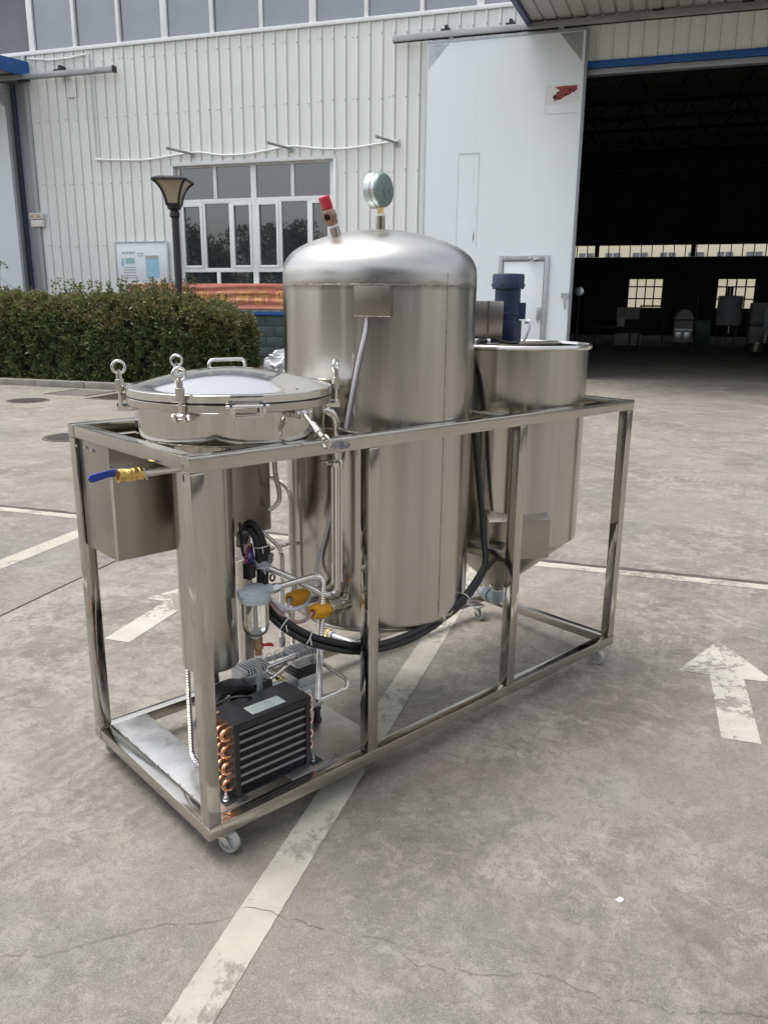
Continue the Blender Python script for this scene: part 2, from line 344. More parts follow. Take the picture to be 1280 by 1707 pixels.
# ------------------------------------------------------------------ things, parts, copies
CART_O = Vector((-.943, 1.535, 0)); CART_R = R_(60)
ORG = {}
def tag(o, label=None, cat=None, group=None, kind=None):
    for k, v in (('label', label), ('category', cat), ('group', group), ('kind', kind)):
        if v: o[k] = v
    return o
def place(o, base, cart):
    base = Vector(base); ORG[o.name] = base
    if cart: o.location = CART_O + Matrix.Rotation(CART_R, 3, 'Z') @ base; o.rotation_euler = (0, 0, CART_R)
    else: o.location = base
def thing(name, label, cat, base=(0, 0, 0), cart=False, group=None):
    o = bpy.data.objects.new(name, None); o.empty_display_size = .1; col.objects.link(o); place(o, base, cart)
    return tag(o, label, cat, group)
def mesh(mb, m, base=(0, 0, 0), bevel=0., sharp=None, flat=False, name='mesh'):
    me = bpy.data.meshes.new(name); base = Vector(base)
    me.from_pydata([v - base for v in mb.v], [], mb.f)
    bm = bmesh.new(); bm.from_mesh(me); bmesh.ops.recalc_face_normals(bm, faces=bm.faces)
    if bevel: bmesh.ops.bevel(bm, geom=[e for e in bm.edges if len(e.link_faces) == 2 and e.calc_face_angle(0) > .6], offset=bevel, segments=2, profile=.6, affect='EDGES', clamp_overlap=True)
    if not flat:
        for f in bm.faces: f.smooth = True
    bm.to_mesh(me); bm.free()
    if not flat: me.set_sharp_from_angle(angle=R_(sharp if sharp else (20 if bevel else 35)))
    me.materials.append(MATS[m]); return me
def part(name, mb, m, par, bevel=0., label=None, kind=None, **k):
    root = par
    while root.parent: root = root.parent
    o = bpy.data.objects.new(name, mesh(mb, m, ORG[root.name], bevel, name=name, **k)); col.objects.link(o); o.parent = par
    return tag(o, label, kind=kind)
def solo(name, mb, m, label, cat, base=None, cart=False, bevel=0., group=None, kind=None, **k):
    base = base or (mb.v[0] if mb.v else (0, 0, 0))
    o = bpy.data.objects.new(name, mesh(mb, m, base, bevel, name=name, **k)); col.objects.link(o); place(o, base, cart)
    return tag(o, label, cat, group, kind)
def struct(name, mb, m, bevel=0., **k):
    o = bpy.data.objects.new(name, mesh(mb, m, (0, 0, 0), bevel, name=name, **k)); col.objects.link(o); ORG[o.name] = Vector()
    o['kind'] = 'structure'; return o
def twin(o, loc, par=None, rot=None):
    """a copy of a part (mesh shared) moved to loc"""
    c = o.copy(); col.objects.link(c); c.parent = par or o.parent; c.location = loc
    if rot is not None: c.rotation_euler = rot
    return c
def copy_tree(o, par=None):
    c = o.copy(); col.objects.link(c)
    if par: c.parent = par
    for ch in list(o.children): copy_tree(ch, c)
    return c

# ================================================================== GROUND
gb = MB().add([(-160, -90, -.03), (160, -90, -.03), (160, 220, -.03), (-160, 220, -.03)], [(0, 1, 2, 3)])
struct('ground', gb, 'soil', flat=True)
def slab(x0, x1, y0, y1):
    b = MB(); n = 1
    b.b2((x0, y0, -.12), (x1, y1, 0)); return struct('concrete_slab', b, 'concrete', bevel=.004)
slab(-60, -2.718, -70, 4.372); slab(-2.706, 60, -70, 4.372)
slab(-60, 60, 4.408, 110)
# ragged filler in the long joint
jb = MB(); N = 420; vs = []; fs = []
for i in range(N + 1):
    x = -9 + 15 * i / N
    e = .012 * noise.noise((x * 3, 0, 0)) + .014 * noise.noise((x * 14, 4, 0)); e2 = .005 * noise.noise((x * 11, 9, 0))
    vs += [(x, 4.365 + e2, .0008), (x, 4.418 + max(-.008, e), .0008)]
for i in range(N): fs.append((2 * i, 2 * i + 2, 2 * i + 3, 2 * i + 1))
struct('joint_filler', jb.add(vs, fs), 'joint_fill', flat=True)
def strip(name, x0, x1, y0, y1, z=.0016, along='Y', rag=.0025):
    """painted line with slightly worn edges"""
    b = MB(); L = (y1 - y0) if along == 'Y' else (x1 - x0); N = max(4, int(L / .012)); vs = []; fs = []
    sd_ = random.random() * 50
    for i in range(N + 1):
        t = i / N; e0 = rag * noise.noise((t * L * 55, sd_, 0)); e1 = rag * noise.noise((t * L * 55, sd_ + 9, 0))
        vs += [(x0 + e0, y0 + L * t, z), (x1 + e1, y0 + L * t, z)] if along == 'Y' else [(x0 + L * t, y0 + e0, z), (x0 + L * t, y1 + e1, z)]
    for i in range(N): fs.append((2 * i, 2 * i + 1, 2 * i + 3, 2 * i + 2))
    return struct(name, b.add(vs, fs), 'paint_worn', flat=True)
strip('painted_line', -.800, -.703, .2, 4.27)
strip('painted_line', -3.330, -3.207, .2, 4.27)
strip('painted_line', -9, 7, 4.283, 4.366, along='X', rag=.006)
def arrow(x, y, hw=.178, sw=.062, y1=3.13, y2=3.505):
    b = MB(); b.add([(x - sw, y, .0016), (x + sw, y, .0016), (x + sw, y1, .0016), (x + hw, y1 + .01, .0016), (x, y2, .0016), (x - hw, y1 + .01, .0016), (x - sw, y1, .0016)], [(0, 1, 2, 6), (2, 3, 4, 5, 6)])
    return struct('painted_arrow', b, 'paint_flaked', flat=True)
arrow(.435, 2.63); arrow(-2.035, 2.66)
def crack(pts, wd):
    P = smooth(pts, 12); vs = []; fs = []
    for i, p in enumerate(P):
        q = p + Vector((.012 * noise.noise((p.x * 40, 1, 0)), .010 * noise.noise((p.x * 30, 5, 0)) + .007 * noise.noise((p.x * 90, 7, 0)), 0))
        h = wd * (.5 + .6 * abs(noise.noise((i * .37, 2, 0))))
        vs += [(q.x, q.y - h, .0028), (q.x, q.y + h, .0028)]
    for i in range(len(P) - 1):
        if noise.noise((i * .21, 6, 1)) > -.22: fs.append((2 * i, 2 * i + 2, 2 * i + 3, 2 * i + 1))
    return struct('ground_crack', MB().add(vs, fs), 'crack_dark', flat=True)
crack([(-1.5, 1.05, 0), (-1.235, 1.127, 0), (-1.128, 1.171, 0), (-.958, 1.31, 0), (-.84, 1.36, 0), (-.772, 1.431, 0), (-.692, 1.427, 0), (-.584, 1.423, 0)], .0011)
crack([(-.56, 1.423, 0), (-.425, 1.435, 0), (-.392, 1.412, 0), (-.338, 1.392, 0), (-.177, 1.417, 0), (-.091, 1.451, 0), (.036, 1.427, 0), (.108, 1.443, 0), (.179, 1.436, 0), (.273, 1.467, 0), (.45, 1.5, 0)], .0009)
# small plaster spill on the concrete
pb = MB(); vs = [(.068, 1.735, .005)]; 
for i in range(22):
    a = 2 * pi * i / 22; r = .013 * (.35 + 1.1 * abs(noise.noise((i * .9, 3, 1)))); vs.append((.068 + r * 1.5 * math.cos(a), 1.735 + r * math.sin(a), .0025))
solo('plaster_spill', pb.add(vs, [(0, i + 1, (i + 1) % 22 + 1) for i in range(22)]), 'poster_paper', 'small white plaster spill on the bare concrete in front of the cart', 'spill', flat=True)
# kerb and bed
b = MB()
struct('planting_bed', b.b2((-16, 11.66, -.05), (-6.1, 16.9, .07)), 'soil')
kroot = struct('kerb', MB().b2((-16, 11.44, -.04), (-15.0, 11.64, .11)), 'kerb_stone', bevel=.012)
kp = None
for i in range(9):
    x = -14.99 + i * 1.0
    if kp is None: kp = part('kerb_stone', MB().b2((x, 11.44, -.04), (x + .99, 11.64, .11)), 'kerb_stone', kroot, bevel=.012)
    else: twin(kp, (i * 1.0, random.uniform(-.006, .006), random.uniform(-.004, .004)), kroot)
part('kerb_stone', MB().b2((-6.3, 11.66, -.04), (-6.1, 16.9, .11)), 'kerb_stone', kroot, bevel=.012)

def manhole(x, y, r, label, n=40, slots=True):
    t = thing('drain_cover', label, 'drain cover', (x, y, 0))
    part('rim', MB().lathe([(r * .93, .002), (r * .93, .009), (r, .009), (r, .002)], (x, y, 0), n), 'cast_iron', t)
    part('plate', MB().lathe([(0, .006), (r * .92, .006), (r * .92, .001)], (x, y, 0), n), 'cast_iron', t)
    bb = MB(); k = -r * .8
    while k < r * .81:
        h = math.sqrt(max(0, (r * .86) ** 2 - k * k))
        if slots and h > .03: bb.b2((x + k - .006, y - h, .0065), (x + k + .006, y + h, .014))
        k += .038
    if bb.v: part('raised_rib', bb, 'cast_iron', t, kind='stuff')
    return t
manhole(-8.6, 9.65, .30, 'round iron manhole cover farthest left in front of the hedge kerb')
manhole(-5.78, 7.08, .30, 'round ribbed drain cover beside the left end of the steel cart')
t = thing('square_grate', 'square grey service cover lying close to the hedge kerb', 'drain cover', (-8.6, 10.85, 0))
part('plate', MB().b2((-8.95, 10.5, .001), (-8.25, 11.2, .007)), 'cast_iron', t); part('frame_bar', MB().b2((-9.0, 10.46, .001), (-8.955, 11.24, .012)), 'cast_iron', t); part('frame_bar', MB().b2((-8.245, 10.46, .001), (-8.2, 11.24, .012)), 'cast_iron', t)
t = thing('drain_pit', 'drain pit with a rim next to the kerb, its shade painted as a flat dark sheet', 'drain', (-7.6, 10.6, 0))
part('rim', MB().b2((-8.0, 10.18, .001), (-7.2, 10.22, .01)).b2((-8.0, 10.98, .001), (-7.2, 11.02, .01)).b2((-8.0, 10.22, .001), (-7.96, 10.98, .01)).b2((-7.24, 10.22, .001), (-7.2, 10.98, .01)), 'cast_iron', t)
part('opening', MB().add([(-7.96, 10.22, .004), (-7.24, 10.22, .004), (-7.24, 10.98, .004), (-7.96, 10.98, .004)], [(0, 1, 2, 3)]), 'pit_dark', t, flat=True)  # flat dark sheet painted for the shade of an open pit
# ================================================================== FACTORY BUILDING
YW = 17.0
fac = thing('factory_building', 'long grey factory building with corrugated cladding, upper windows and an open dark doorway', 'building', (0, YW, 0))
PW = .265; X0 = -14.19
PANEL = {}
def panel(k, z0, z1, par=None, m='cladding', y=YW, nm='cladding_panel', par_root=None):
    """one cladding sheet: flat pan with two shallow swages, then a raised rib"""
    key = (round(z0, 3), round(z1, 3), m, y)
    x = X0 + k * PW
    if key not in PANEL:
        prof = [(0, 0), (.070, 0), (.075, -.004), (.082, -.004), (.087, 0), (.130, 0), (.135, -.004), (.142, -.004), (.147, 0),
                (.208, 0), (.217, -.031), (.239, -.031), (.248, 0), (.250, .016), (.258, .016), (.260, 0), (.2645, 0)]
        vs = [(x + a, y + c, z0) for a, c in prof] + [(x + a, y + c, z1) for a, c in prof]; n = len(prof)
        mb = MB().add(vs, [(i, i + 1, i + 1 + n, i + n) for i in range(n - 1)])
        o = part(nm, mb, m, fac, sharp=20); PANEL[key] = (o, k); return o
    o, k0 = PANEL[key]; return twin(o, ((k - k0) * PW, 0, 0), fac)
NWIN0, NWIN1, NDOOR0, NDOOR1 = 14, 29, 47, 68
for k in range(0, 86):
    if NWIN0 <= k < NWIN1: panel(k, 4.52, 6.97); panel(k, 1.27, 1.80)
    elif NDOOR0 <= k < NDOOR1: panel(k, 5.93, 6.97)
    else: panel(k, 1.27, 6.97)
DX0, DX1 = X0 + NDOOR0 * PW, X0 + NDOOR1 * PW            # doorway
WX0, WX1 = X0 + NWIN0 * PW, X0 + NWIN1 * PW              # window
sw = MB()
for k in range(0, 48):
    for z in (2.75, 4.15, 5.55, 6.72):
        if NWIN0 <= k < NWIN1 and z < 4.6: continue
        x = X0 + k * PW + .227 + random.uniform(-.006, .006); z += random.uniform(-.02, .02); sw.b2((x - .011, YW - .039, z - .011), (x + .011, YW - .0315, z + .011))
        if k % 3 == 0: sw.b2((x - .10, YW - .008, z - .009), (x - .082, YW - .0005, z + .009))
part('screw_heads', sw, 'door_edge', fac, kind='stuff', flat=True)
# backing wall behind the cladding (closes the hall), doorway left open
bk = MB()
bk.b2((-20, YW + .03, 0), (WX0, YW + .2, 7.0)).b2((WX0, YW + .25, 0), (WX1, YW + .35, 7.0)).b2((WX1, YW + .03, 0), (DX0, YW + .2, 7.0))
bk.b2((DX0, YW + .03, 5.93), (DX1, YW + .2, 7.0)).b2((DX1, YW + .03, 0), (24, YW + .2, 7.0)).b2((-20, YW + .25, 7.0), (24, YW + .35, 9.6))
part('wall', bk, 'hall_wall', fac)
part('sill_ledge', MB().b2((-15, YW - .05, 6.975), (22, YW + .24, 7.055)), 'trim_white', fac, bevel=.008)
part('lintel_strip', MB().b2((DX0, YW - .04, 5.80), (DX1, YW + .02, 5.925)), 'blue_trim', fac, bevel=.006)
part('lintel_channel', MB().b2((DX0, YW - .01, 5.69), (DX1, YW + .16, 5.79)), 'rail_steel', fac, bevel=.006)
part('door_jamb', MB().b2((DX0 - .1, YW - .045, 0), (DX0 + .012, YW + .22, 5.69)), 'door_edge', fac, bevel=.006)
part('door_jamb', MB().b2((DX1 - .012, YW - .045, 0), (DX1 + .1, YW + .22, 5.69)), 'door_edge', fac, bevel=.006)
part('corner_trim', MB().b2((-14.60, YW - .035, .02), (-14.545, YW + .03, 6.97)), 'blue_dark', fac, bevel=.006)
part('corner_trim', MB().b2((-14.543, YW - .045, .02), (-14.29, YW + .03, 6.97)), 'door_edge', fac, bevel=.006)
part('corner_trim', MB().b2((-14.285, YW - .06, .02), (-14.20, YW + .03, 6.97)), 'cladding_grey', fac, bevel=.006)
part('drip_strip', MB().b2((-14.2, YW - .075, 1.19), (DX0 - .12, YW + .03, 1.262)), 'blue_trim', fac, bevel=.006)
# brick plinth
pl = part('plinth', MB().b2((-14.2, YW + .004, 0), (DX0 - .12, YW + .03, 1.188)), 'mortar', fac)
bp = None
for r in range(5):
    for i in range(11):
        x = -9.55 + i * .442 + (.221 if r % 2 else 0); z = 1.188 - (r + 1) * .2376
        if bp is None: bp = part('brick', MB().b2((x, YW - .022, z + .006), (x + .43, YW + .01, z + .2316)), 'brick_slate', pl, bevel=.006); b0 = (x, z)
        else: twin(bp, (x - b0[0], random.uniform(-.004, .003), z - b0[1]), pl)
# row of upper windows
cw = part('upper_window', MB().b2((-15, YW + .0, 8.75), (22, YW + .1, 8.85)), 'frame_white', fac, bevel=.006)
xs = [-14.0 + 1.167 * i for i in range(31)]; paneU = None
for i, x in enumerate(xs):
    wd = .15 if i % 3 == 0 else .085
    part('mullion', MB().b2((x - wd / 2, YW - .0, 7.056), (x + wd / 2, YW + .1, 8.748)), 'frame_white', cw, bevel=.006)
    if i < 30:
        if paneU is None: paneU = part('pane', MB().b2((x + .06, YW + .05, 7.04), (x + 1.11, YW + .06, 8.76)), 'pane_sky_tone', cw)
        else: twin(paneU, (1.167 * i, 0, 0), cw, (random.uniform(-.0006, .0006), 0, random.uniform(-.0015, .0015)))
# big window: recessed white frame with fixed and opening lights
wn = part('window', MB().b2((WX0, YW - .03, 4.44), (WX1 + .02, YW + .24, 4.515)), 'trim_white', fac, bevel=.006)
part('reveal', MB().b2((WX0 - .015, YW - .03, 1.76), (WX0 + .035, YW + .24, 4.438)), 'trim_white', wn, bevel=.005)
part('reveal', MB().b2((WX1 - .035, YW - .045, 1.76), (WX1 + .025, YW + .24, 4.438)), 'trim_white', wn, bevel=.005)
part('flashing', MB().b2((WX1 - .10, YW + .05, 1.80), (WX1 - .037, YW + .2, 4.438)), 'frame_white', wn, bevel=.005)
part('window_sill', MB().b2((WX0, YW - .06, 1.765), (WX1, YW + .24, 1.825)), 'trim_white', wn, bevel=.006)
FX0, FX1 = WX0 + .06, WX1 - .10; yf, yb = YW + .10, YW + .17
def bar(x0, z0, x1, z1, d=0.): part('frame_bar', MB().b2((x0, yf + d, z0), (x1, yb, z1)), 'frame_white', wn, bevel=.004)
MID = -8.50
for z0, z1 in ((1.84, 1.88), (2.145, 2.235), (3.635, 3.735), (4.405, 4.438)):
    bar(FX0 + .071, z0, MID - .066, z1, .003); bar(MID + .066, z0, FX1 - .071, z1, .003)
for x, h in ((FX0 + .035, .035), (MID, .065), (FX1 - .035, .035)): bar(x - h, 1.83, x + h, 4.437)
for x in (-9.46, -7.555): bar(x - .04, 3.736, x + .04, 4.404, .002); bar(x - .04, 1.881, x + .04, 2.144, .002)
for x in (-9.78, -9.10, -7.87, -7.18): bar(x - .035, 2.236, x + .035, 3.634, .002)
def sash(x0, x1, z0=2.237, z1=3.633):
    s_ = part('sash', MB().b2((x0, yf - .018, z0), (x0 + .055, yf + .03, z1)).b2((x1 - .055, yf - .018, z0), (x1, yf + .03, z1)).b2((x0 + .056, yf - .017, z0), (x1 - .056, yf + .03, z0 + .055)).b2((x0 + .056, yf - .017, z1 - .055), (x1 - .056, yf + .03, z1)), 'frame_white', wn, bevel=.004)
for x0, x1 in ((FX0 + .072, -9.816), (-9.064, MID - .067), (MID + .067, -7.906), (-7.144, FX1 - .072)): sash(x0, x1)
def pane(x0, x1, z0, z1):
    o = part('pane', MB().b2((x0, yf + .038, z0), (x1, yf + .046, z1)), 'pane_window', wn)
for x0, x1 in ((FX0 + .03, -9.46), (-9.46, MID), (MID, -7.555), (-7.555, FX1 - .03)):
    pane(x0 + .003, x1 - .003, 3.70, 4.42); pane(x0 + .003, x1 - .003, 1.86, 2.18)
for x0, x1 in ((FX0 + .03, -9.78), (-9.78, -9.10), (-9.10, MID), (MID, -7.87), (-7.87, -7.18), (-7.18, FX1 - .03)): pane(x0 + .003, x1 - .003, 2.20, 3.68)

# hall interior: one structure each
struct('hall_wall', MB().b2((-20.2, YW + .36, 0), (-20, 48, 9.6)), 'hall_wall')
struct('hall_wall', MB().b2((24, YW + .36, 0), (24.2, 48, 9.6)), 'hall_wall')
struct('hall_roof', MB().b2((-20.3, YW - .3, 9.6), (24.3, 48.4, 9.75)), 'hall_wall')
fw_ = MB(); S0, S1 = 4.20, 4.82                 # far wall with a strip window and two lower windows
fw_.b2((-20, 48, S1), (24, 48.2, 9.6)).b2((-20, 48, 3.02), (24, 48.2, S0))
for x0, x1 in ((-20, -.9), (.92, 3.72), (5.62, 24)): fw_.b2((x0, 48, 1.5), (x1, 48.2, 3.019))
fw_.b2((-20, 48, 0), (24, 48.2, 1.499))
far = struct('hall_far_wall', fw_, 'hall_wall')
fm = MB()
x = -5.0
while x < 9:
    fm.b2((x - .025, 48.02, S0 + .01), (x + .025, 48.14, S1 - .01)); x += .575
for x in (-2.75, 2.3, 7.3): fm.b2((x - .12, 47.9, S0 + .01), (x + .12, 48.01, S1 - .01))
for x0, x1 in ((-.9, .92), (3.72, 5.62)):
    for i in range(5): q = x0 + (x1 - x0) * i / 4; fm.b2((q - .035, 48.03, 1.51), (q + .035, 48.13, 3.01))
    for z in (1.98, 2.62): fm.b2((x0, 48.04, z - .035), (x1, 48.12, z + .035))
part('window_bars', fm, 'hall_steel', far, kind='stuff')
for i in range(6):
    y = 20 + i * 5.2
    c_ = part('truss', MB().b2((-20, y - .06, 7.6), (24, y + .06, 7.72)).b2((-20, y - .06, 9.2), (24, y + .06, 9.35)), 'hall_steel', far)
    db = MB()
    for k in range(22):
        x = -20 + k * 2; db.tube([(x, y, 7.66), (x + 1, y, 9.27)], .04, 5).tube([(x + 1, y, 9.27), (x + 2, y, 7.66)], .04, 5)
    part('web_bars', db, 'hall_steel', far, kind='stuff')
for i in range(4): part('column', MB().b2((-6.1, 24 + 6 * i, 0), (-5.8, 24.3 + 6 * i, 9.2)), 'hall_steel', far)
# building beyond the far wall, seen through its windows
bb = thing('far_building', 'cream building with grey windows seen through the far windows of the dark hall', 'building', (0, 58, 0))
part('wall', MB().b2((-16, 58, 0), (24, 60, 8)), 'cream_render', bb)
fp = None
for i in range(13):
    x = -8 + i * 1.75
    if fp is None: fp = part('window', MB().b2((x, 57.93, 4.1), (x + .95, 58.02, 5.05)), 'far_pane', bb); part('frame', MB().b2((x + .44, 57.9, 4.1), (x + .51, 57.925, 5.05)), 'frame_white', fp)
    else:
        c = twin(fp, (1.75 * i, 0, 0), bb); twin(fp.children[0], (0, 0, 0), c)

# ---- things in the hall
t = thing('film_wrapped_tank', 'steel tank wrapped in blue film on thin legs inside the dark hall', 'tank', (3.25, 35, 0))
part('body', MB().lathe([(.05, .80), (.46, .83), (.46, 1.94), (.05, 1.97)], (3.25, 35, 0), 32), 'film_blue', t)
part('top_neck', MB().lathe([(.12, 1.95), (.12, 2.26), (0, 2.26)], (3.2, 35, 0), 20), 'steel_brushed', t)
part('outlet', MB().lathe([(0, .50), (.12, .50), (.12, .81)], (3.3, 35, 0), 20), 'steel_brushed', t)
for a in (.5, 1.6, 2.8, 4.0, 5.3): part('leg', MB().cyl((3.25 + .4 * math.cos(a), 35 + .4 * math.sin(a), 0), (3.25 + .4 * math.cos(a), 35 + .4 * math.sin(a), .9), .018, n=8), 'steel_bright', t)
t = thing('arched_machine', 'grey arch topped machine standing on the hall floor between the two far windows', 'machine', (1.52, 33, 0))
pr = [(-.33, .2), (.33, .2), (.33, 1.02)] + [(.33 * math.cos(a), 1.02 + .40 * math.sin(a)) for a in [pi * i / 12 for i in range(1, 12)]] + [(-.33, 1.02)]
part('housing', MB().prism(pr, -.7, (1.52, 33, 0)), 'beige_plate', t, bevel=.02)
part('band', MB().b2((1.19, 32.97, 1.0), (1.85, 32.995, 1.05)), 'hall_steel', t); part('band', MB().b2((1.19, 32.97, .62), (1.85, 32.995, .69)), 'zinc', t)
part('door', MB().b2((1.24, 32.96, .26), (1.5, 32.99, .58)), 'zinc', t, bevel=.01); part('door', MB().b2((1.54, 32.96, .26), (1.8, 32.99, .58)), 'zinc', t, bevel=.01)
for x in (1.25, 1.79): part('leg', MB().b2((x - .04, 33.05, 0), (x + .04, 33.13, .2)), 'hall_steel', t)
t = thing('round_vat', 'low round steel vat on short legs nearest inside the hall doorway', 'vat', (3.35, 26.7, 0))
part('bowl', MB().lathe([(0, .10), (.24, .12), (.33, .2), (.34, .42), (.36, .44), (.32, .44), (.31, .2), (0, .16)], (3.35, 26.7, 0), 32), 'steel_panel', t)
for a in (.4, 2.5, 4.6): part('leg', MB().cyl((3.35 + .18 * math.cos(a), 26.7 + .18 * math.sin(a), 0), (3.35 + .18 * math.cos(a), 26.7 + .18 * math.sin(a), .13), .02, n=8), 'steel_bright', t)
t = thing('empty_stand', 'thin empty metal stand in the dark hall left of the arched machine', 'stand', (.3, 32, 0))
for lo, hi in (((-.12, 31.98, 0), (-.06, 32.04, 1.55)), ((.72, 31.98, 0), (.78, 32.04, 1.55)), ((-.059, 31.98, .5), (.719, 32.04, .56)), ((-.059, 31.98, 1.49), (.719, 32.04, 1.55))): part('frame_bar', MB().b2(lo, hi), 'hall_steel', t)
t = thing('floor_fan', 'dark fan on a tall pole just behind the edge of the sliding door', 'fan', (-1.78, 24, 0))
part('pole', MB().cyl((-1.78, 24, .05), (-1.78, 24, 1.8), .025, n=10), 'hall_steel', t); part('base', MB().lathe([(0, .06), (.25, .04), (.26, 0)], (-1.78, 24, 0), 20), 'hall_steel', t)
part('head', MB().lathe([(0, -.06), (.12, -.05), (.16, 0), (.12, .06), (0, .08)], (-1.78, 24, 1.88), 20, (0, -1, .1)), 'zinc', t)

def hall_box(nm, lab, cat, x, y, w_, d, h, m, m2=None, n=3):
    t = thing(nm, lab, cat, (x, y, 0))
    for i in range(n): z0 = h * i / n; part('tier', MB().b2((x - w_ / 2 + .02 * (i % 2), y - d / 2, z0 + .01), (x + w_ / 2 - .03 * (i % 3), y + d / 2, h * (i + 1) / n - .02)), m if i % 2 == 0 or not m2 else m2, t, bevel=.015)
    return t
hall_box('crate_stack', 'dim stack of crates in the hall below the left far window', 'crates', -.5, 34, 1.0, .8, 1.5, 'beige_plate', 'hall_steel')
hall_box('machine_cabinet', 'tall dull green machine cabinet in the hall between arched machine and film wrapped tank', 'machine', 2.45, 37, .6, .7, 2.0, 'gauge_green', 'hall_steel', 2)
hall_box('crate_stack', 'dim crates at the right edge of the hall behind the low round vat', 'crates', 4.55, 34, 1.3, .9, 1.7, 'door_edge', 'beige_plate', 4)
t = thing('steel_drum', 'pale steel mixing drum on a stand at the far right edge of the hall', 'drum', (4.35, 30.5, 0))
part('body', MB().lathe([(0, .55), (.34, .60), (.42, .75), (.42, 1.35), (.30, 1.55), (0, 1.6)], (4.35, 30.5, 0), 28), 'film_blue', t); part('stand', MB().b2((4.0, 30.3, 0), (4.08, 30.7, .62)).b2((4.62, 30.3, 0), (4.7, 30.7, .62)), 'zinc', t)
t = thing('work_table', 'low work table with clutter in the hall right of the door edge', 'table', (-1.0, 29, 0))
part('top', MB().b2((-1.6, 28.6, .78), (-.3, 29.3, .83)), 'hall_steel', t)
for x in (-1.55, -.40): part('leg', MB().b2((x, 28.65, 0), (x + .06, 28.71, .779)), 'hall_steel', t)
part('bucket', MB().lathe([(0, .831), (.12, .831), (.15, 1.1), (.14, 1.1), (0, .85)], (-.7, 28.9, 0), 18), 'beige_plate', t)
# ---- big sliding door, rails, canopies
dr = thing('sliding_door', 'tall pale sliding door panel hanging beside the open hall doorway', 'door', (-2.95, YW - .2, 0))
DL, DRt, DT = -4.47, -1.44, 6.40; yd0, yd1 = YW - .23, YW - .13
for x0, x1 in ((DL, -3.4605), (-3.4595, -2.4505), (-2.4495, DRt)): part('panel', MB().b2((x0, yd0, .03), (x1, yd1, DT)), 'door_skin', dr, flat=True)
part('edge_trim', MB().b2((DRt - .004, yd0 - .008, .03), (DRt + .055, yd1 + .008, DT)), 'door_edge', dr, bevel=.005)
part('edge_trim', MB().b2((DL - .03, yd0 - .006, .03), (DL + .004, yd1 + .006, DT)), 'scuff_grey', dr, bevel=.005)
part('top_trim', MB().b2((DL, yd0 - .006, DT - .004), (DRt, yd1 + .006, DT + .05)), 'galvanised', dr, bevel=.005)
part('corner_plate', MB().prism([(0, 0), (.42, 0), (0, -.44)], -.006, (DL + .02, yd0 - .001, DT - .02), (1, 0, 0), (0, 0, 1)), 'galvanised', dr)
part('corner_plate', MB().prism([(0, 0), (-.42, 0), (0, -.50)], .006, (DRt - .05, yd0 - .001, DT - .02), (1, 0, 0), (0, 0, 1)), 'galvanised', dr)
for x in (-4.0, -1.9): part('roller', MB().b2((x - .05, YW - .24, DT + .05), (x + .05, YW - .2, DT + .16)), 'rail_steel', dr)
wk = part('wicket_door', MB().b2((-2.78, yd0 - .012, .12), (-1.97, yd0 - .002, 2.31)), 'door_skin', dr, bevel=.004)
part('wicket_frame', MB().b2((-2.885, yd0 - .035, .06), (-2.795, yd0 - .002, 2.425)).b2((-1.955, yd0 - .035, .06), (-1.865, yd0 - .002, 2.425)).b2((-2.794, yd0 - .034, 2.335), (-1.956, yd0 - .002, 2.424)), 'galvanised', wk, bevel=.006)
part('seal', MB().b2((-2.793, yd0 - .02, .1), (-2.781, yd0 - .002, 2.334)).b2((-2.78, yd0 - .02, 2.312), (-1.97, yd0 - .002, 2.334)).b2((-1.969, yd0 - .02, .1), (-1.957, yd0 - .002, 2.334)), 'scuff_dark', wk)
part('handle', MB().b2((-2.07, yd0 - .05, 1.18), (-1.99, yd0 - .012, 1.42)).tube([(-2.03, yd0 - .03, 1.36), (-2.03, yd0 - .09, 1.36), (-2.03, yd0 - .09, 1.12)], .014, 8), 'galvanised', wk, bevel=.004)
part('door_closer', MB().b2((-2.28, yd0 - .06, 2.35), (-2.06, yd0 - .036, 2.41)).tube([(-2.2, yd0 - .06, 2.38), (-2.25, yd0 - .1, 2.3), (-2.06, yd0 - .05, 2.38)], .012, 6), 'zinc', wk)
part('pull_latch', MB().b2((-1.60, yd0 - .04, 1.62), (-1.44, yd0 - .009, 1.70)).tube([(-1.52, yd0 - .03, 1.66), (-1.52, yd0 - .06, 1.5), (-1.5, yd0 - .04, 1.4)], .016, 6), 'galvanised', dr)
sc_ = MB()
def scuff(mb, x, z, w_, h, n=9):
    vs = []
    for i in range(n):
        a = 2 * pi * i / n; r = .6 + .5 * abs(noise.noise((i * 1.3, x * 7, z)))
        vs.append((x + w_ * r * math.cos(a), yd0 - .0025, z + h * r * math.sin(a)))
    mb.add(vs, [tuple(range(n))])
for a in ((-3.43, 2.78, .012, .20), (-3.40, 3.3, .006, .16), (-3.78, 3.25, .004, .12), (-3.78, 3.75, .003, .3), (-3.46, 3.9, .004, .35), (-3.36, 4.1, .003, .25)): scuff(sc_, *a)
part('scuff_mark', sc_, 'scuff_grey', dr, flat=True)
s2 = MB(); scuff(s2, -3.425, 2.8, .016, .12); scuff(s2, -2.25, 1.95, .12, .008); scuff(s2, -2.3, 1.62, .03, .012); scuff(s2, -2.6, 1.62, .02, .01)
part('scuff_mark', s2, 'scuff_dark', dr, flat=True)
s3 = MB(); s3.b2((-3.78, yd0 - .006, 4.37), (-3.36, yd0 - .001, 4.385)); s3.b2((-3.79, yd0 - .004, 2.6), (-3.782, yd0 - .001, 4.36)); s3.b2((-3.37, yd0 - .004, 2.6), (-3.362, yd0 - .001, 4.36))
part('old_sign_outline', s3, 'scuff_grey', dr)
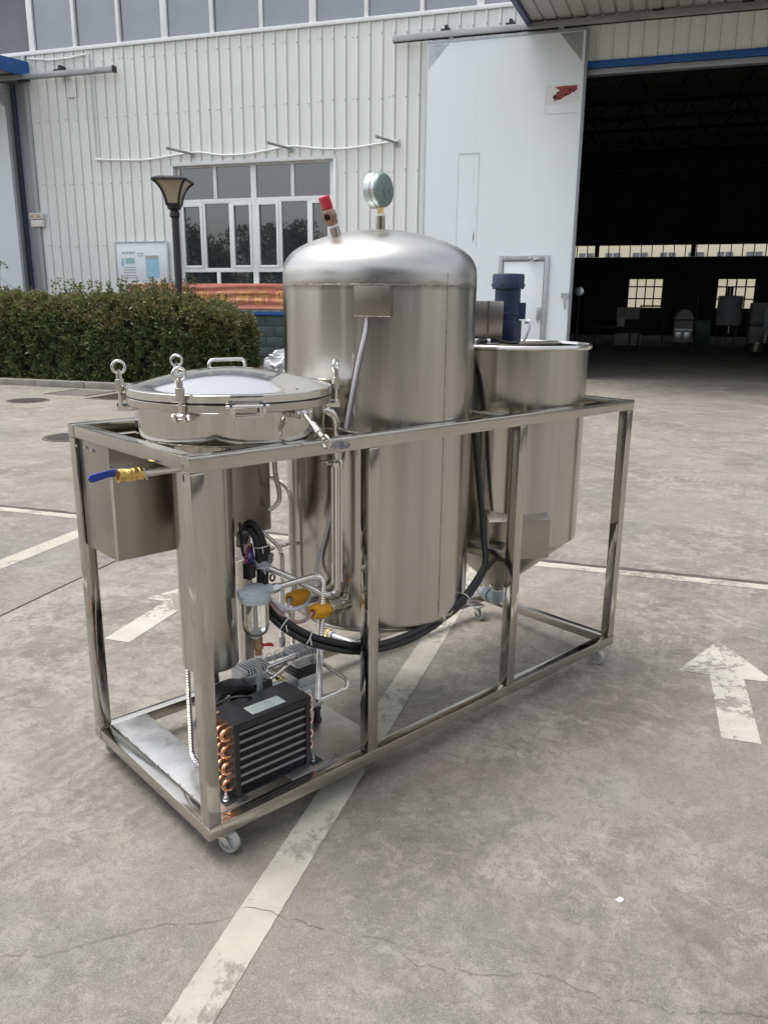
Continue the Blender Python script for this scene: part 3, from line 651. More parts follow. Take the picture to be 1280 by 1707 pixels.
part('taped_edge', MB().b2((-2.10, yd0 - .004, 5.0), (-1.52, yd0 - .001, 5.012)).b2((-2.12, yd0 - .004, 5.02), (-2.113, yd0 - .001, 5.5)), 'scuff_grey', dr)
po = thing('torn_poster', 'torn red poster remnant near the top right of the pale sliding door', 'poster', (-1.8, yd0, 5.3))
part('paper', MB().b2((-2.10, yd0 - .004, 5.18), (-1.5, yd0 - .001, 5.51)), 'poster_paper', po)
part('red_sheet', MB().prism([(-.20, .12), (-.06, .13), (.22, .13), (.22, .05), (.13, .02), (.10, -.02), (.0, -.05), (-.06, -.09), (-.19, -.12), (-.21, -.08), (-.19, -.03), (-.15, .03), (-.10, .06), (-.17, .10)], .003, (-1.76, yd0 - .005, 5.35)), 'poster_red', po)
pb_ = MB()
for x, z, r in ((-1.95, 5.30, .06), (-1.90, 5.37, .03), (-1.74, 5.33, .035), (-1.66, 5.40, .04), (-1.60, 5.38, .03), (-1.86, 5.27, .03)):
    vs = [(x + r * (.5 + .7 * abs(noise.noise((i, x * 9, z)))) * math.cos(i * .7), yd0 - .0105, z + r * (.5 + .7 * abs(noise.noise((i, z * 9, x)))) * math.sin(i * .7)) for i in range(9)]
    pb_.add(vs, [tuple(range(9))])
part('black_print', pb_, 'poster_black', po, flat=True)

rl = thing('door_track', 'long grey overhead track rail carrying the pale sliding door', 'track rail', (-2, YW - .2, 6.5))
part('track', MB().b2((-5.19, YW - .27, 6.485), (8, YW - .14, 6.60)), 'rail_steel', rl, bevel=.01)
part('slot', MB().b2((-5.185, YW - .23, 6.478), (8, YW - .18, 6.486)), 'pit_dark', rl)
for x in (-4.12, -2.86, -.2, 1.3, 3.4):
    part('bracket', MB().b2((x - .09, YW - .25, 6.60), (x + .09, YW - .03, 6.64)).b2((x - .03, YW - .2, 6.61), (x + .03, YW - .03, 6.72)), 'lamp_black', rl)
cp = thing('door_canopy', 'corrugated canopy with blue edge over the open hall doorway', 'canopy', (0, YW, 6.7))
cs = None
for i in range(40):
    x = -2.46 + i * .262
    if cs is None:
        prof = [(0, 0), (.2, 0), (.213, .03), (.243, .03), (.255, 0), (.2615, 0)]; n = len(prof)
        vs = [(x + a, YW - .04, 6.66 + c) for a, c in prof] + [(x + a, YW - 3.0, 6.36 + c) for a, c in prof]
        cs = part('canopy_sheet', MB().add(vs, [(k, k + 1, k + 1 + n, k + n) for k in range(n - 1)]).add([(x, YW - .04, 6.80), (x + .262, YW - .04, 6.80), (x + .262, YW - 3.0, 6.50), (x, YW - 3.0, 6.50)], [(0, 1, 2, 3)]), 'canopy_sheet', cp, sharp=20)
    else: twin(cs, (i * .262, 0, 0), cp)
part('edge_fascia', MB().add([(-2.55, YW - .03, 6.58), (-2.55, YW - .03, 6.84), (-2.55, YW - 3.05, 6.54), (-2.55, YW - 3.05, 6.28), (-2.465, YW - .03, 6.58), (-2.465, YW - .03, 6.84), (-2.465, YW - 3.05, 6.54), (-2.465, YW - 3.05, 6.28)], [(0, 1, 2, 3), (4, 5, 6, 7), (0, 1, 5, 4), (1, 2, 6, 5), (2, 3, 7, 6), (3, 0, 4, 7)]), 'blue_dark', cp)
part('front_fascia', MB().b2((-2.56, YW - 3.12, 6.26), (8.1, YW - 3.06, 6.56)), 'blue_trim', cp)

# left hand door, its rail and canopy
ld = thing('sliding_door', 'pale sliding door at the left edge of the picture under the blue canopy end', 'door', (-16.5, YW - .2, 0))
part('panel', MB().b2((-19.4, YW - .23, .03), (-14.72, YW - .13, 6.38)), 'door_skin', ld, bevel=.003)
part('edge_trim', MB().b2((-14.72, YW - .24, .03), (-14.64, YW - .12, 6.38)), 'door_edge', ld, bevel=.005)
part('corner_plate', MB().prism([(0, 0), (-.5, 0), (0, -.5)], .006, (-14.73, YW - .231, 6.36)), 'galvanised', ld)
part('diagonal_mark', MB().tube([(-16.2, YW - .235, 2.55), (-14.98, YW - .235, 1.75)], .012, 5).tube([(-15.0, YW - .235, 1.72), (-16.0, YW - .235, .9)], .012, 5), 'scuff_grey', ld)
rl2 = thing('door_track', 'short grey overhead track rail ending free on the corrugated wall left of the window', 'track rail', (-14, YW - .2, 6.5))
part('track', MB().b2((-20, YW - .27, 6.42), (-11.70, YW - .14, 6.53)), 'rail_steel', rl2, bevel=.01)
part('end_cap', MB().b2((-11.70, YW - .275, 6.41), (-11.66, YW - .135, 6.54)), 'lamp_black', rl2, bevel=.005)
part('bracket', MB().b2((-13.28, YW - .25, 6.53), (-13.0, YW - .03, 6.57)).b2((-13.18, YW - .2, 6.54), (-13.1, YW - .03, 6.66)), 'lamp_black', rl2)
part('wall_plate', MB().b2((-13.12, YW - .045, 6.02), (-12.86, YW - .03, 6.45)), 'cladding', rl2, bevel=.004)
part('stop', MB().b2((-14.3, YW - .25, 6.38), (-14.0, YW - .16, 6.415)), 'lamp_black', rl2)
cp2 = thing('door_canopy', 'blue canopy end over the door at the upper left corner', 'canopy', (-16, YW, 6.7))
part('edge_fascia', MB().add([(-14.2, YW - .03, 6.54), (-14.2, YW - .03, 6.84), (-14.2, YW - 3.05, 6.54), (-14.2, YW - 3.05, 6.24), (-14.12, YW - .03, 6.54), (-14.12, YW - .03, 6.84), (-14.12, YW - 3.05, 6.54), (-14.12, YW - 3.05, 6.24)], [(0, 1, 2, 3), (4, 5, 6, 7), (0, 1, 5, 4), (1, 2, 6, 5), (2, 3, 7, 6), (3, 0, 4, 7)]), 'blue_trim', cp2)
part('soffit', MB().add([(-14.21, YW - .04, 6.60), (-20, YW - .04, 6.60), (-20, YW - 3, 6.30), (-14.21, YW - 3, 6.30), (-14.21, YW - .04, 6.80), (-20, YW - .04, 6.80), (-20, YW - 3, 6.50), (-14.21, YW - 3, 6.50)], [(0, 1, 2, 3), (4, 5, 6, 7), (0, 1, 5, 4), (1, 2, 6, 5), (2, 3, 7, 6), (3, 0, 4, 7)]), 'canopy_sheet', cp2)
part('front_fascia', MB().b2((-20, YW - 3.1, 6.24), (-14.12, YW - 3.055, 6.54)), 'blue_trim', cp2)

# pipe, rods, emergency light, board, banner
cd = thing('white_conduit', 'thin white conduit sagging along the corrugated wall above the window', 'conduit', (-12.46, YW - .05, 4.7))
part('pipe', MB().tube([(-14.1, YW - .05, 6.9), (-13.5, YW - .05, 6.83), (-13.0, YW - .05, 6.83), (-12.47, YW - .05, 6.88)], .022, 8).tube(fillet([(-12.46, YW - .05, 6.90), (-12.46, YW - .05, 4.68), (-12.3, YW - .05, 4.66)], .03), .024, 8), 'trim_white', cd)
part('pipe', MB().tube(smooth([(-12.46, YW - .055, 4.66), (-11.9, YW - .055, 4.63), (-11.1, YW - .055, 4.60), (-10.4, YW - .055, 4.66), (-9.8, YW - .055, 4.70), (-9.2, YW - .055, 4.62), (-8.6, YW - .055, 4.61), (-8.0, YW - .055, 4.67), (-7.5, YW - .055, 4.72), (-6.8, YW - .055, 4.64), (-6.2, YW - .055, 4.62), (-5.6, YW - .055, 4.67), (-5.1, YW - .055, 4.72)], 6), .024, 8), 'trim_white', cd)
lb = ['short grey wall rod above the left end of the big window', 'short grey wall rod above the right half of the big window', 'short grey wall rod at the right end of the conduit nearest the sliding door']
for i, x in enumerate((-9.92, -7.52, -5.13)):
    r_ = thing('wall_rod', lb[i], 'wall rod', (x, YW, 4.7), group='short rods holding up the white conduit')
    part('rod', MB().tube([(x, YW - .02, 4.68), (x - .24, YW - .62, 4.70)], .026, 8), 'rail_steel', r_)
    part('tip', MB().cyl((x - .24, YW - .62, 4.70), (x - .256, YW - .66, 4.703), .034, n=10), 'door_edge', r_); part('flange', MB().b2((x - .06, YW - .045, 4.62), (x + .06, YW - .029, 4.74)), 'galvanised', r_)
el = thing('emergency_light', 'small twin emergency light unit on the wall near the left door', 'emergency light', (-14.25, YW, 3.36))
part('case', MB().b2((-14.40, YW - .13, 3.21), (-14.06, YW - .03, 3.37)), 'beige_plate', el, bevel=.01)
for x in (-14.34, -14.15):
    h_ = part('lamp_head', MB().b2((x - .085, YW - .13, 3.385), (x + .085, YW - .03, 3.53)), 'white_plastic', el, bevel=.015); part('lens', MB().b2((x - .055, YW - .136, 3.41), (x + .055, YW - .126, 3.505)), 'lens', h_, bevel=.01)
nb = thing('notice_board', 'white notice board with blue printed panels on the corrugated wall', 'notice board', (-11.38, YW, 2.35))
part('board', MB().b2((-12.08, YW - .06, 1.89), (-10.70, YW - .03, 2.81)), 'board_white', nb, bevel=.006)
for lo, hi in (((-12.11, YW - .075, 1.86), (-12.078, YW - .03, 2.84)), ((-10.702, YW - .075, 1.86), (-10.67, YW - .03, 2.84)), ((-12.077, YW - .075, 2.808), (-10.703, YW - .03, 2.84)), ((-12.077, YW - .075, 1.86), (-10.703, YW - .03, 1.892))): part('frame_bar', MB().b2(lo, hi), 'scuff_grey', nb, bevel=.004)
part('blue_panel', MB().b2((-11.28, YW - .064, 2.02), (-10.93, YW - .0605, 2.52)), 'print_blue', nb); part('panel_head', MB().b2((-11.28, YW - .067, 2.45), (-10.93, YW - .0645, 2.52)), 'print_grey', nb)
part('teal_panel', MB().b2((-11.84, YW - .064, 2.34), (-11.58, YW - .0605, 2.47)), 'print_teal', nb)
part('side_panel', MB().b2((-11.95, YW - .064, 2.28), (-11.88, YW - .0605, 2.46)), 'print_blue', nb)
tx = MB(); rnd = random.Random(3)
def print_row(mb, x0, x1, z, h, y, gap=.35):
    x = x0
    while x < x1:
        w_ = h * rnd.uniform(.5, 1.0)
        mb.b2((x, y - .003, z), (min(x + w_, x1), y, z + h)); x += w_ + h * gap * rnd.uniform(.6, 1.6)
for z, x0, x1, h in ((2.56, -11.93, -11.55, .05), (2.55, -11.50, -11.33, .028), (2.50, -11.50, -11.33, .028), (2.24, -11.88, -11.56, .02), (2.18, -11.90, -11.56, .028), (2.13, -11.90, -11.56, .02), (2.06, -11.90, -11.56, .026), (2.01, -11.90, -11.56, .02), (1.94, -11.2, -10.98, .015), (1.94, -11.7, -11.5, .016)): print_row(tx, x0, x1, z, h, YW - .0605)
part('print_lines', tx, 'print_grey', nb)
# cloth banner under the window
bn = thing('banner', 'faded red cloth banner with golden characters under the big window', 'banner', (-9.6, YW - .1, 1.6))
def bz(x, z):
    f = min(1, max(0, (x + 11.78) / 3.2)); s_ = (1 - f)
    return YW - .10 - .010 * math.sin(z * 38 + x * .5 + 1.2 * math.sin(x * 1.7)) - .014 * noise.noise((x * .8, z * 9, 1)) - .035 * max(0, s_ - .35) * math.sin((z * 17 + x * 7.5))
def bnr(x0, x1, z0, z1, nx, nz_, off):
    vs = [(x0 + (x1 - x0) * i / nx, bz(x0 + (x1 - x0) * i / nx, z0 + (z1 - z0) * j / nz_) - off, z0 + (z1 - z0) * j / nz_) for j in range(nz_ + 1) for i in range(nx + 1)]
    return vs, [(j * (nx + 1) + i, j * (nx + 1) + i + 1, (j + 1) * (nx + 1) + i + 1, (j + 1) * (nx + 1) + i) for j in range(nz_) for i in range(nx)]
part('cloth', MB().add(*bnr(-11.78, -5.6, 1.33, 1.885, 160, 26, 0)).add(*bnr(-11.78, -5.6, 1.33, 1.885, 160, 26, -.004)), 'banner_red', bn)
ch = MB(); rnd = random.Random(11); x = -11.45; lay = 0
while x < -5.9:
    for k in range(4):
        z = 1.42 + .088 * k + rnd.uniform(-.02, .02); a = x + rnd.uniform(0, .10); lay += 1
        ch.add(*bnr(a, a + rnd.uniform(.14, .34), z, z + .030, 8, 2, .005 + .00003 * lay))
    for k in range(3):
        a = x + .04 + .12 * k + rnd.uniform(-.03, .03); z = 1.42 + rnd.uniform(0, .12); lay += 1
        ch.add(*bnr(a, a + .034, z, z + rnd.uniform(.12, .27), 2, 12, .009 + .00003 * lay))
    x += .50
part('gold_print', ch, 'banner_gold', bn)

# covered bundle by the plinth
ws = MB(); n = 34; vs = []; fs = []
for j in range(15):
    for i in range(n):
        a = 2 * pi * i / n; t = j / 14; rr = (1 - t ** 3.2) ** .6
        v = Vector((-6.95 + .60 * rr * math.cos(a), 15.6 + .34 * rr * math.sin(a), .50 * t + .12 * noise.noise((math.cos(a) * 3, math.sin(a) * 3, t * 3))))
        v += Vector((math.cos(a), math.sin(a), 0)) * (.14 * noise.noise((math.cos(a) * 2.6, math.sin(a) * 2.6, t * 2.2 + 3)) + .09 * noise.noise((math.cos(a) * 6, math.sin(a) * 6, t * 5)))
        vs.append(v)
for j in range(14):
    for i in range(n): fs.append((j * n + i, j * n + (i + 1) % n, (j + 1) * n + (i + 1) % n, (j + 1) * n + i))
fs.append(tuple(14 * n + i for i in range(n)))
solo('covered_bundle', ws.add(vs, fs), 'plastic_sheet', 'low bundle under crumpled white plastic sheet at the foot of the slate brick plinth', 'bundle', base=(-6.95, 15.6, 0), flat=True)

# lamp post in the hedge
lp = thing('lamp_post', 'black lamp post with flared square lantern standing in the hedge', 'lamp post', (-7.70, 12.5, 0))
part('pole', MB().lathe([(.09, .05), (.09, .4), (.062, .5), (.058, 2.94), (.05, 2.98)], (-7.70, 12.5, 0), 16), 'lamp_black', lp)
part('collar', MB().lathe([(.055, 2.82), (.085, 2.85), (.085, 2.90), (.07, 2.93), (.075, 2.95), (.11, 2.97), (.12, 3.0), (.12, 3.03), (.0, 3.03)], (-7.70, 12.5, 0), 16), 'lamp_black', lp)
q4 = [(math.cos(pi / 4 + i * pi / 2), math.sin(pi / 4 + i * pi / 2)) for i in range(4)]
LP = [(.14, 3.03), (.155, 3.10), (.185, 3.19), (.235, 3.28), (.31, 3.36), (.375, 3.40)]
yaw = R_(17)
def lpt(i, r, z): 
    x, y = q4[i % 4]; c, s_ = math.cos(yaw), math.sin(yaw); return (-7.70 + r * (x * c - y * s_), 12.5 + r * (x * s_ + y * c), z)
for i in range(4):
    vs = []; fs = []
    for r, z in LP: vs += [lpt(i, r * .97, z), lpt(i + 1, r * .97, z)]
    for k in range(len(LP) - 1): fs.append((2 * k, 2 * k + 1, 2 * k + 3, 2 * k + 2))
    part('glass_panel', MB().add(vs, fs), 'lamp_glass', lp, flat=False)
    part('edge_bar', MB().tube([lpt(i, r, z) for r, z in LP], .022, 6), 'lamp_black', lp)
    part('base_bar', MB().tube([lpt(i, .14, 3.035), lpt(i + 1, .14, 3.035)], .022, 6), 'lamp_black', lp)
cap = MB(); cap.add([lpt(i, .41, 3.395) for i in range(4)] + [lpt(i, .41, 3.425) for i in range(4)] + [lpt(i, .27, 3.47) for i in range(4)], [(3, 2, 1, 0)] + [(i, (i + 1) % 4, 4 + (i + 1) % 4, 4 + i) for i in range(4)] + [(4 + i, 4 + (i + 1) % 4, 8 + (i + 1) % 4, 8 + i) for i in range(4)] + [(8, 9, 10, 11)])
part('cap', cap, 'lamp_black', lp, flat=True)

# ------------------------------------------------------------------ hedge and plants
def leaf(mb_v, mb_f, p, d, L, wd):
    u = d.cross(Vector((random.uniform(-1, 1), random.uniform(-1, 1), random.uniform(-.2, 1)))).normalized() * wd
    nrm = d.cross(u).normalized() * (L * .12)
    o = len(mb_v); mb_v += [p, p + d * L * .5 + u, p + d * L - nrm, p + d * L * .5 - u]; mb_f += [(o, o + 1, o + 2), (o, o + 2, o + 3)]
hedge = thing('hedge', 'dense clipped green hedge in front of the corrugated wall', 'hedge', (-9.6, 12.4, 0))
HX0, HX1, HY0, HY1 = -15.2, -6.55, 11.72, 13.3
def htop(x, y): return 1.44 + .11 * noise.noise((x * .9, y, 0)) + .08 * noise.noise((x * 2.6, y * 2, 5)) - .30 * max(0, (x + 7.5)) ** 1.8
def hfront(x, z): return HY0 + .13 * noise.noise((x * 1.1, z * 1.2, 2)) + .10 * noise.noise((x * 3.1, z * 3, 7)) + .13 * max(0, .5 - z) * 0 + .32 * max(0, z - 1.05) ** 1.4
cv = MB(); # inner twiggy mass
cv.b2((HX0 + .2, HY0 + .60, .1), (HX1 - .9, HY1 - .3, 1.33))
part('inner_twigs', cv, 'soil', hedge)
tw = MB()
for i in range(420):
    x = random.uniform(HX0, HX1 - .2); y = random.uniform(HY0 + .1, HY0 + .5); a = Vector((x, y + .3, random.uniform(.0, .8))); bq = a + Vector((random.uniform(-.2, .2), random.uniform(-.3, -.05), random.uniform(.3, .6)))
    tw.tube([a, (a + bq) / 2 + Vector((random.uniform(-.03, .03), 0, 0)), bq], lambda t: .009 * (1 - .6 * t), 4, caps=False)
part('twigs', tw, 'bark', hedge, kind='stuff')
v1, f1, v2, f2 = [], [], [], []
def sprig(p, d, n, L, young):
    d = d.normalized(); u = d.orthogonal().normalized(); w_ = d.cross(u); a = random.uniform(0, 6.28)
    for k in range(n):
        a += 2.4 + random.uniform(-.4, .4); q = p + d * (.018 * k) ; lean = .9 - .1 * k / n
        dd = (d * (.45 + .12 * k / n * 4) + (u * math.cos(a) + w_ * math.sin(a)) * lean + Vector((0, 0, .12))).normalized(); l_ = L * random.uniform(.75, 1.15)
        if young and random.random() < .8 or random.random() < .04: leaf(v2, f2, q, dd, l_, l_ * .20)
        else: leaf(v1, f1, q, dd, l_, l_ * .22)
for i in range(13500):
    s_ = random.random(); x = random.uniform(HX0, HX1)
    endx = max(0, (x - (HX1 - .75)) / .75)            # the right end rounds off
    if s_ < .58:
        z = .06 + 1.5 * random.random() ** .85; y = hfront(x, z) + .5 * endx ** 2 + abs(random.gauss(0, .075)); nrm = Vector((.7 * endx, -1, .35))
        if z > htop(x, y): continue
    elif s_ < .86:
        y = HY0 + .12 + 1.2 * random.random() ** 1.2; z = htop(x, y) - abs(random.gauss(0, .05)); nrm = Vector((.4 * endx, -.25, 1))
    else:
        y = random.uniform(HY0 + .15, HY1); z = random.uniform(.05, htop(HX1 - .2, y)); x = HX1 - .06 - abs(random.gauss(0, .12)) + .16 * noise.noise((y * 2.2, z * 2.2, 3)) - .25 * max(0, z - .8) ** 1.3 - .35 * max(0, HY0 + .5 - y); nrm = Vector((1, -.4, .35))
    if noise.noise((x * 3.4, y * 3.4, z * 3.4)) < -.34: continue
    d = nrm + Vector((random.gauss(0, .55), random.gauss(0, .45), random.gauss(0, .5)))
    yg = (z > htop(x, y) - .24 - .26 * (.5 + noise.noise((x * 1.1, 8, 1))) and random.random() < .85) or random.random() < .07
    sprig(Vector((x, y, z)), d, random.randint(5, 7), random.uniform(.062, .098), yg)
for i in range(560):                              # fresh upright shoots on top
    x = random.uniform(HX0, HX1 - .2); y = random.uniform(HY0 + .15, HY1 - .2); h = random.uniform(.08, .36) * (1.3 if noise.noise((x * .8, 3, 3)) > .05 else .7); z = htop(x, y) - .05
    lean = Vector((random.gauss(0, .15), random.gauss(0, .15), 1)).normalized()
    tw_p = [Vector((x, y, z)) + lean * h * k / 9 for k in range(10)]
    for k in range(2, 10):
        for _ in range(3):
            d = Vector((random.gauss(0, 1), random.gauss(0, 1), random.uniform(.2, 1))).normalized()
            if random.random() < .65: leaf(v2, f2, tw_p[k], d, .072, .015)
            else: leaf(v1, f1, tw_p[k], d, .072, .016)
part('leaves', MB().add(v1, f1), 'leaf_dark', hedge, kind='stuff', flat=True)
part('young_leaves', MB().add(v2, f2), 'leaf_young', hedge, kind='stuff', flat=True)
# thin bare shrub at the left edge
sh = thing('wispy_shrub', 'thin wispy shrub rising above the hedge at the left edge', 'shrub', (-12.6, 13.6, 0))
sv, sf = [], []; st = MB()
for i in range(9):
    a = Vector((-12.9 + random.uniform(-.3, .3), 13.6, 0)); top = Vector((-12.95 + random.uniform(-.5, .75), 13.6 + random.uniform(-.2, .2), random.uniform(1.7, 2.35)))
    P = smooth([a, a.lerp(top, .5) + Vector((random.uniform(-.1, .1), 0, .1)), top, top + Vector((random.uniform(-.05, .2), 0, -.06))], 5); st.tube(P, lambda t: .010 * (1 - .75 * t), 5, caps=False)
    for p in P[5:]:
        for _ in range(3): leaf(sv, sf, p, Vector((random.gauss(0, 1), random.gauss(0, .6), random.uniform(-.2, .8))).normalized(), .06, .014)
part('stem', st, 'bark', sh); part('leaves', MB().add(sv, sf), 'leaf_dark', sh, kind='stuff', flat=True)

# ---- trees across the yard, behind the photographer (they show in the window glass and the steel)
def tree(x, y, h, r, first=[None]):
    t = thing('yard_tree', 'leafy tree across the yard mirrored in the window glass', 'tree', (x, y, 0), group='trees across the yard')
    part('trunk', MB().tube([(x, y, 0), (x + .05, y, h * .25), (x - .05, y, h * .55)], lambda k: .16 * (1 - .5 * k), 8), 'bark', t)
    v, f = [], []
    cl = [(Vector((random.gauss(0, r * .45), random.gauss(0, r * .45), random.uniform(h * .10, h * .92))), random.uniform(.5, .9) * r * .55) for _ in range(22)]
    for _ in range(4200):
        c_, q = random.choice(cl); d = Vector((random.gauss(0, 1), random.gauss(0, 1), random.gauss(0, 1))).normalized()
        leaf(v, f, Vector((x, y, 0)) + c_ + d * q * random.random() ** .35, (d + Vector((0, 0, .3))).normalized(), .26, .10)
    part('crown', MB().add(v, f), 'leaf_tree', t, kind='stuff', flat=True)
for x, y, h, r in ((-45, -31, 8, 3), (-42, -30, 7.4, 3), (-39, -32, 8.2, 3), (-36, -30.5, 7.6, 3), (-33, -31.5, 8.6, 3.2), (-30, -30, 7.6, 3), (-27, -31, 8, 3), (-24, -32, 6.6, 3), (-19, -31, 6.2, 3.2), (-12, -31, 5.6, 3.2), (-5.5, -25, 5.4, 2.6)): tree(x, y, h, r)

# ---- unseen warehouse added behind the camera to darken reflections in the big tank
yw_ = thing('reflection_warehouse', 'unseen dark grey warehouse added behind the camera for reflections in the steel tanks', 'building', (16, -16, 0))
part('wall', MB().b2((-1.5, -30, 0), (40, -13.0, 6.2)), 'hall_wall', yw_)
part('roof', MB().b2((-1.9, -30.4, 6.2), (40.4, -12.4, 6.5)), 'blue_dark', yw_)
for x in (1.5, 9, 17): part('door', MB().b2((x, -13.0, 0), (x + 4, -12.93, 4.2)), 'hall_steel', yw_)
for x in (6.3, 14, 22): part('window', MB().b2((x, -13.0, 1.2), (x + 1.8, -12.95, 2.8)), 'pane_window', yw_)

# ================================================================== STEEL CART (cart frame: a along its length, b across, z up)
CL, CW, Z0, Z1, T = 1.882, .7025, .066, 1.0676, .038
TT = dict(cart=True)
ct = thing('equipment_cart', 'long open cart frame of welded stainless square tube on small casters', 'cart', (CL / 2, CW / 2, 0), **TT)
def tubebox(nm, lo, hi, m='steel_satin', lab=None): return part(nm, MB().b2(lo, hi), m, ct, bevel=.0035, label=lab)
e = .0012
zt = Z1 - T; zb = Z0 + T
tubebox('rail', (0, 0, zt), (CL, T, Z1)); tubebox('rail', (0, CW - T, zt), (CL, CW, Z1))
tubebox('rail', (e, T + e, zt + e), (T, CW - T - e, Z1 - e)); tubebox('rail', (CL - T, T + e, zt + e), (CL - e, CW - T - e, Z1 - e))
tubebox('rail', (0, 0, Z0), (CL, T, zb)); tubebox('rail', (0, CW - T, Z0), (CL, CW, zb))
tubebox('rail', (e, T + e, Z0 + e), (T, CW - T - e, zb - e)); tubebox('rail', (CL - T, T + e, Z0 + e), (CL - e, CW - T - e, zb - e))
for a in (.547, 1.165): tubebox('cross_bar', (a, T + e, zt + e), (a + .03, CW - T - e, Z1 - .003))
tubebox('cross_bar', (.545, T + e, Z0 + e), (.575, CW - T - e, zb - .004))
tubebox('cross_bar', (1.196, T + e, .548), (1.214, CW - T - e, .588))
for a in (e, CL - T - e):
    for b in (e, CW - T - e): tubebox('post', (a, b, zb + e), (a + T, b + T, zt - e), 'steel_post')
for a in (.541, 1.194):
    for b in (e, CW - T - e): tubebox('post', (a, b, zb + e), (a + .039, b + T, zt - e), 'steel_post')
part('base_sheet', MB().b2((T + e, T + e, zb - .004), (.155, CW - T - e, zb + .0015)), 'steel_sheet', ct, bevel=.001)
part('pump_plate', MB().b2((.29, T + e, zb - .003), (.625, CW - T - .1, zb + .002)), 'steel_sheet', ct, bevel=.001)
part('ink_smear', MB().prism([(.408, 1.046), (.42, 1.038), (.465, 1.039), (.474, 1.047), (.462, 1.058), (.43, 1.060), (.414, 1.056)], .0006, (0, -.0007, 0), (1, 0, 0), (0, 0, 1)), 'blue_ink', ct, label='faint blue ink smear on the front top rail')
# weld beads at the joints
def bead(par, pts, r, m='steel_weld', n=6, step=.004, nm='weld_bead'):
    pts = [Vector(p) for p in pts]; q = []
    for u, v in zip(pts, pts[1:]):
        k = max(2, int((v - u).length / step)); q += [u.lerp(v, i / k) for i in range(k)]
    q.append(pts[-1]); sd_ = random.random() * 30
    return part(nm, MB().tube([p + Vector((noise.noise((i * .5, sd_, 0)), noise.noise((i * .5, sd_, 4)), noise.noise((i * .5, sd_, 9)))) * r * .5 for i, p in enumerate(q)], lambda t: r * (.75 + .5 * noise.noise((t * len(q) * .45, sd_, 2))), n), m, par, kind='stuff')
for a in (.541, 1.194): bead(ct, [(a, .0008, zt - .001), (a + .039, .0008, zt - .001)], .0016); bead(ct, [(a, .0008, zb + .001), (a + .039, .0008, zb + .001)], .0018)
bead(ct, [(.001, .002, zt - .0006), (T, .0008, zt - .0006)], .0015); bead(ct, [(T + .0006, .0006, Z0 + .003), (T + .0006, .0006, zb - .002)], .0014)
bead(ct, [(.001, .0015, zb + .0006), (T, .0008, zb + .0006)], .0016); bead(ct, [(.0008, .003, zt), (.0008, T, zt)], .0013)
for i in range(9):
    b = .09 + i * .065; bead(ct, [(T + .003, b, zb + .001), (T + .004 + random.uniform(-.001, .001), b + random.uniform(.008, .022), zb + .0015)], .0022)
seam = part('seam', MB().b2((T + .0005, T + .002, zb + .0012), (T + .0018, CW - T - .002, zb + .0019)), 'steel_weld', ct)
for a in (1.3, 1.5, 1.66): bead(ct, [(a, CW - T - .002, Z1 - .002), (a + .05, CW - T - .002, Z1 - .002)], .0016)
# casters
def caster(a, b, ang):
    c = part('caster', MB().b2((a - .028, b - .022, Z0 - .004), (a + .028, b + .022, Z0 - .0005)).cyl((a, b, Z0 - .016), (a, b, Z0 - .004), .015, n=14), 'zinc', ct, bevel=.001)
    d = Vector((math.cos(ang), math.sin(ang), 0)); s_ = Vector((-d.y, d.x, 0)); o = Vector((a, b, 0)) + d * .014; R = .0305
    m3 = Matrix.Rotation(ang, 3, 'Z')
    fk = MB()
    for k in (-1, 1):
        fk.prism([(-.020, Z0 - .016), (.016, Z0 - .016), (.030, R - .006), (.020, R - .011), (.008, R - .004)], .002, Vector((a, b, 0)) + s_ * (k * .0145 - .001), d, (0, 0, 1))
    fk.box(Vector((a, b, Z0 - .0165)) - d * .002, (.036, .031, .002), m=m3)
    part('fork', fk, 'zinc', c, bevel=.0006)
    part('wheel', MB().lathe([(R * .62, -.0105), (R * .66, -.0115), (R - .003, -.0115), (R, -.008), (R, .008), (R - .003, .0115), (R * .66, .0115), (R * .62, .0105)], o + Vector((0, 0, R)), 32, s_, True), 'tyre_grey', c)
    part('hub', MB().lathe([(0, -.013), (.006, -.013), (.007, -.008), (R * .62, -.007), (R * .63, 0), (R * .62, .007), (.007, .008), (.006, .013), (0, .013)], o + Vector((0, 0, R)), 24, s_), 'grey_plastic', c)
    part('axle', MB().cyl(o + Vector((0, 0, R)) - s_ * .019, o + Vector((0, 0, R)) + s_ * .019, .004, n=8), 'zinc', c)
caster(.062, .028, R_(-70)); caster(CL - .09, .03, R_(-85)); caster(CL - .09, CW - .05, R_(-95)); caster(.062, CW - .04, R_(150))

# ------------------------------------------------------------------ main pressure tank
TA, TB, TR, TS = .89, .351, .305, 1.46
tk = thing('pressure_tank', 'big domed stainless steel tank standing in the middle of the cart', 'tank', (TA, TB, .34), **TT)
C_ = (TA, TB, 0)
prof = [(TR, .432), (TR, TS - .001)]
part('shell', MB().lathe([(TR, .425)] + [(TR, .43 + (TS - .431) * i / 8) for i in range(9)], C_, 160), 'steel_tank', tk)
P0, P1, P2, P3 = Vector((.212, 1.594)), Vector((.272, 1.571)), Vector((.305, 1.545)), Vector((.305, 1.492))
dp = [(TR, TS + .001), (TR, 1.475)]
kn = [P0 * (1 - t) ** 3 + P1 * 3 * t * (1 - t) ** 2 + P2 * 3 * t * t * (1 - t) + P3 * t ** 3 for t in [i / 14 for i in range(15)]]
dp += [tuple(v) for v in reversed(kn)] + [(r, 1.632 - .845 * r * r) for r in (.18, .15, .12, .09, .06, .03)] + [(0, 1.632)]
part('dome', MB().lathe(dp, C_, 160), 'steel_dome', tk, sharp=60)
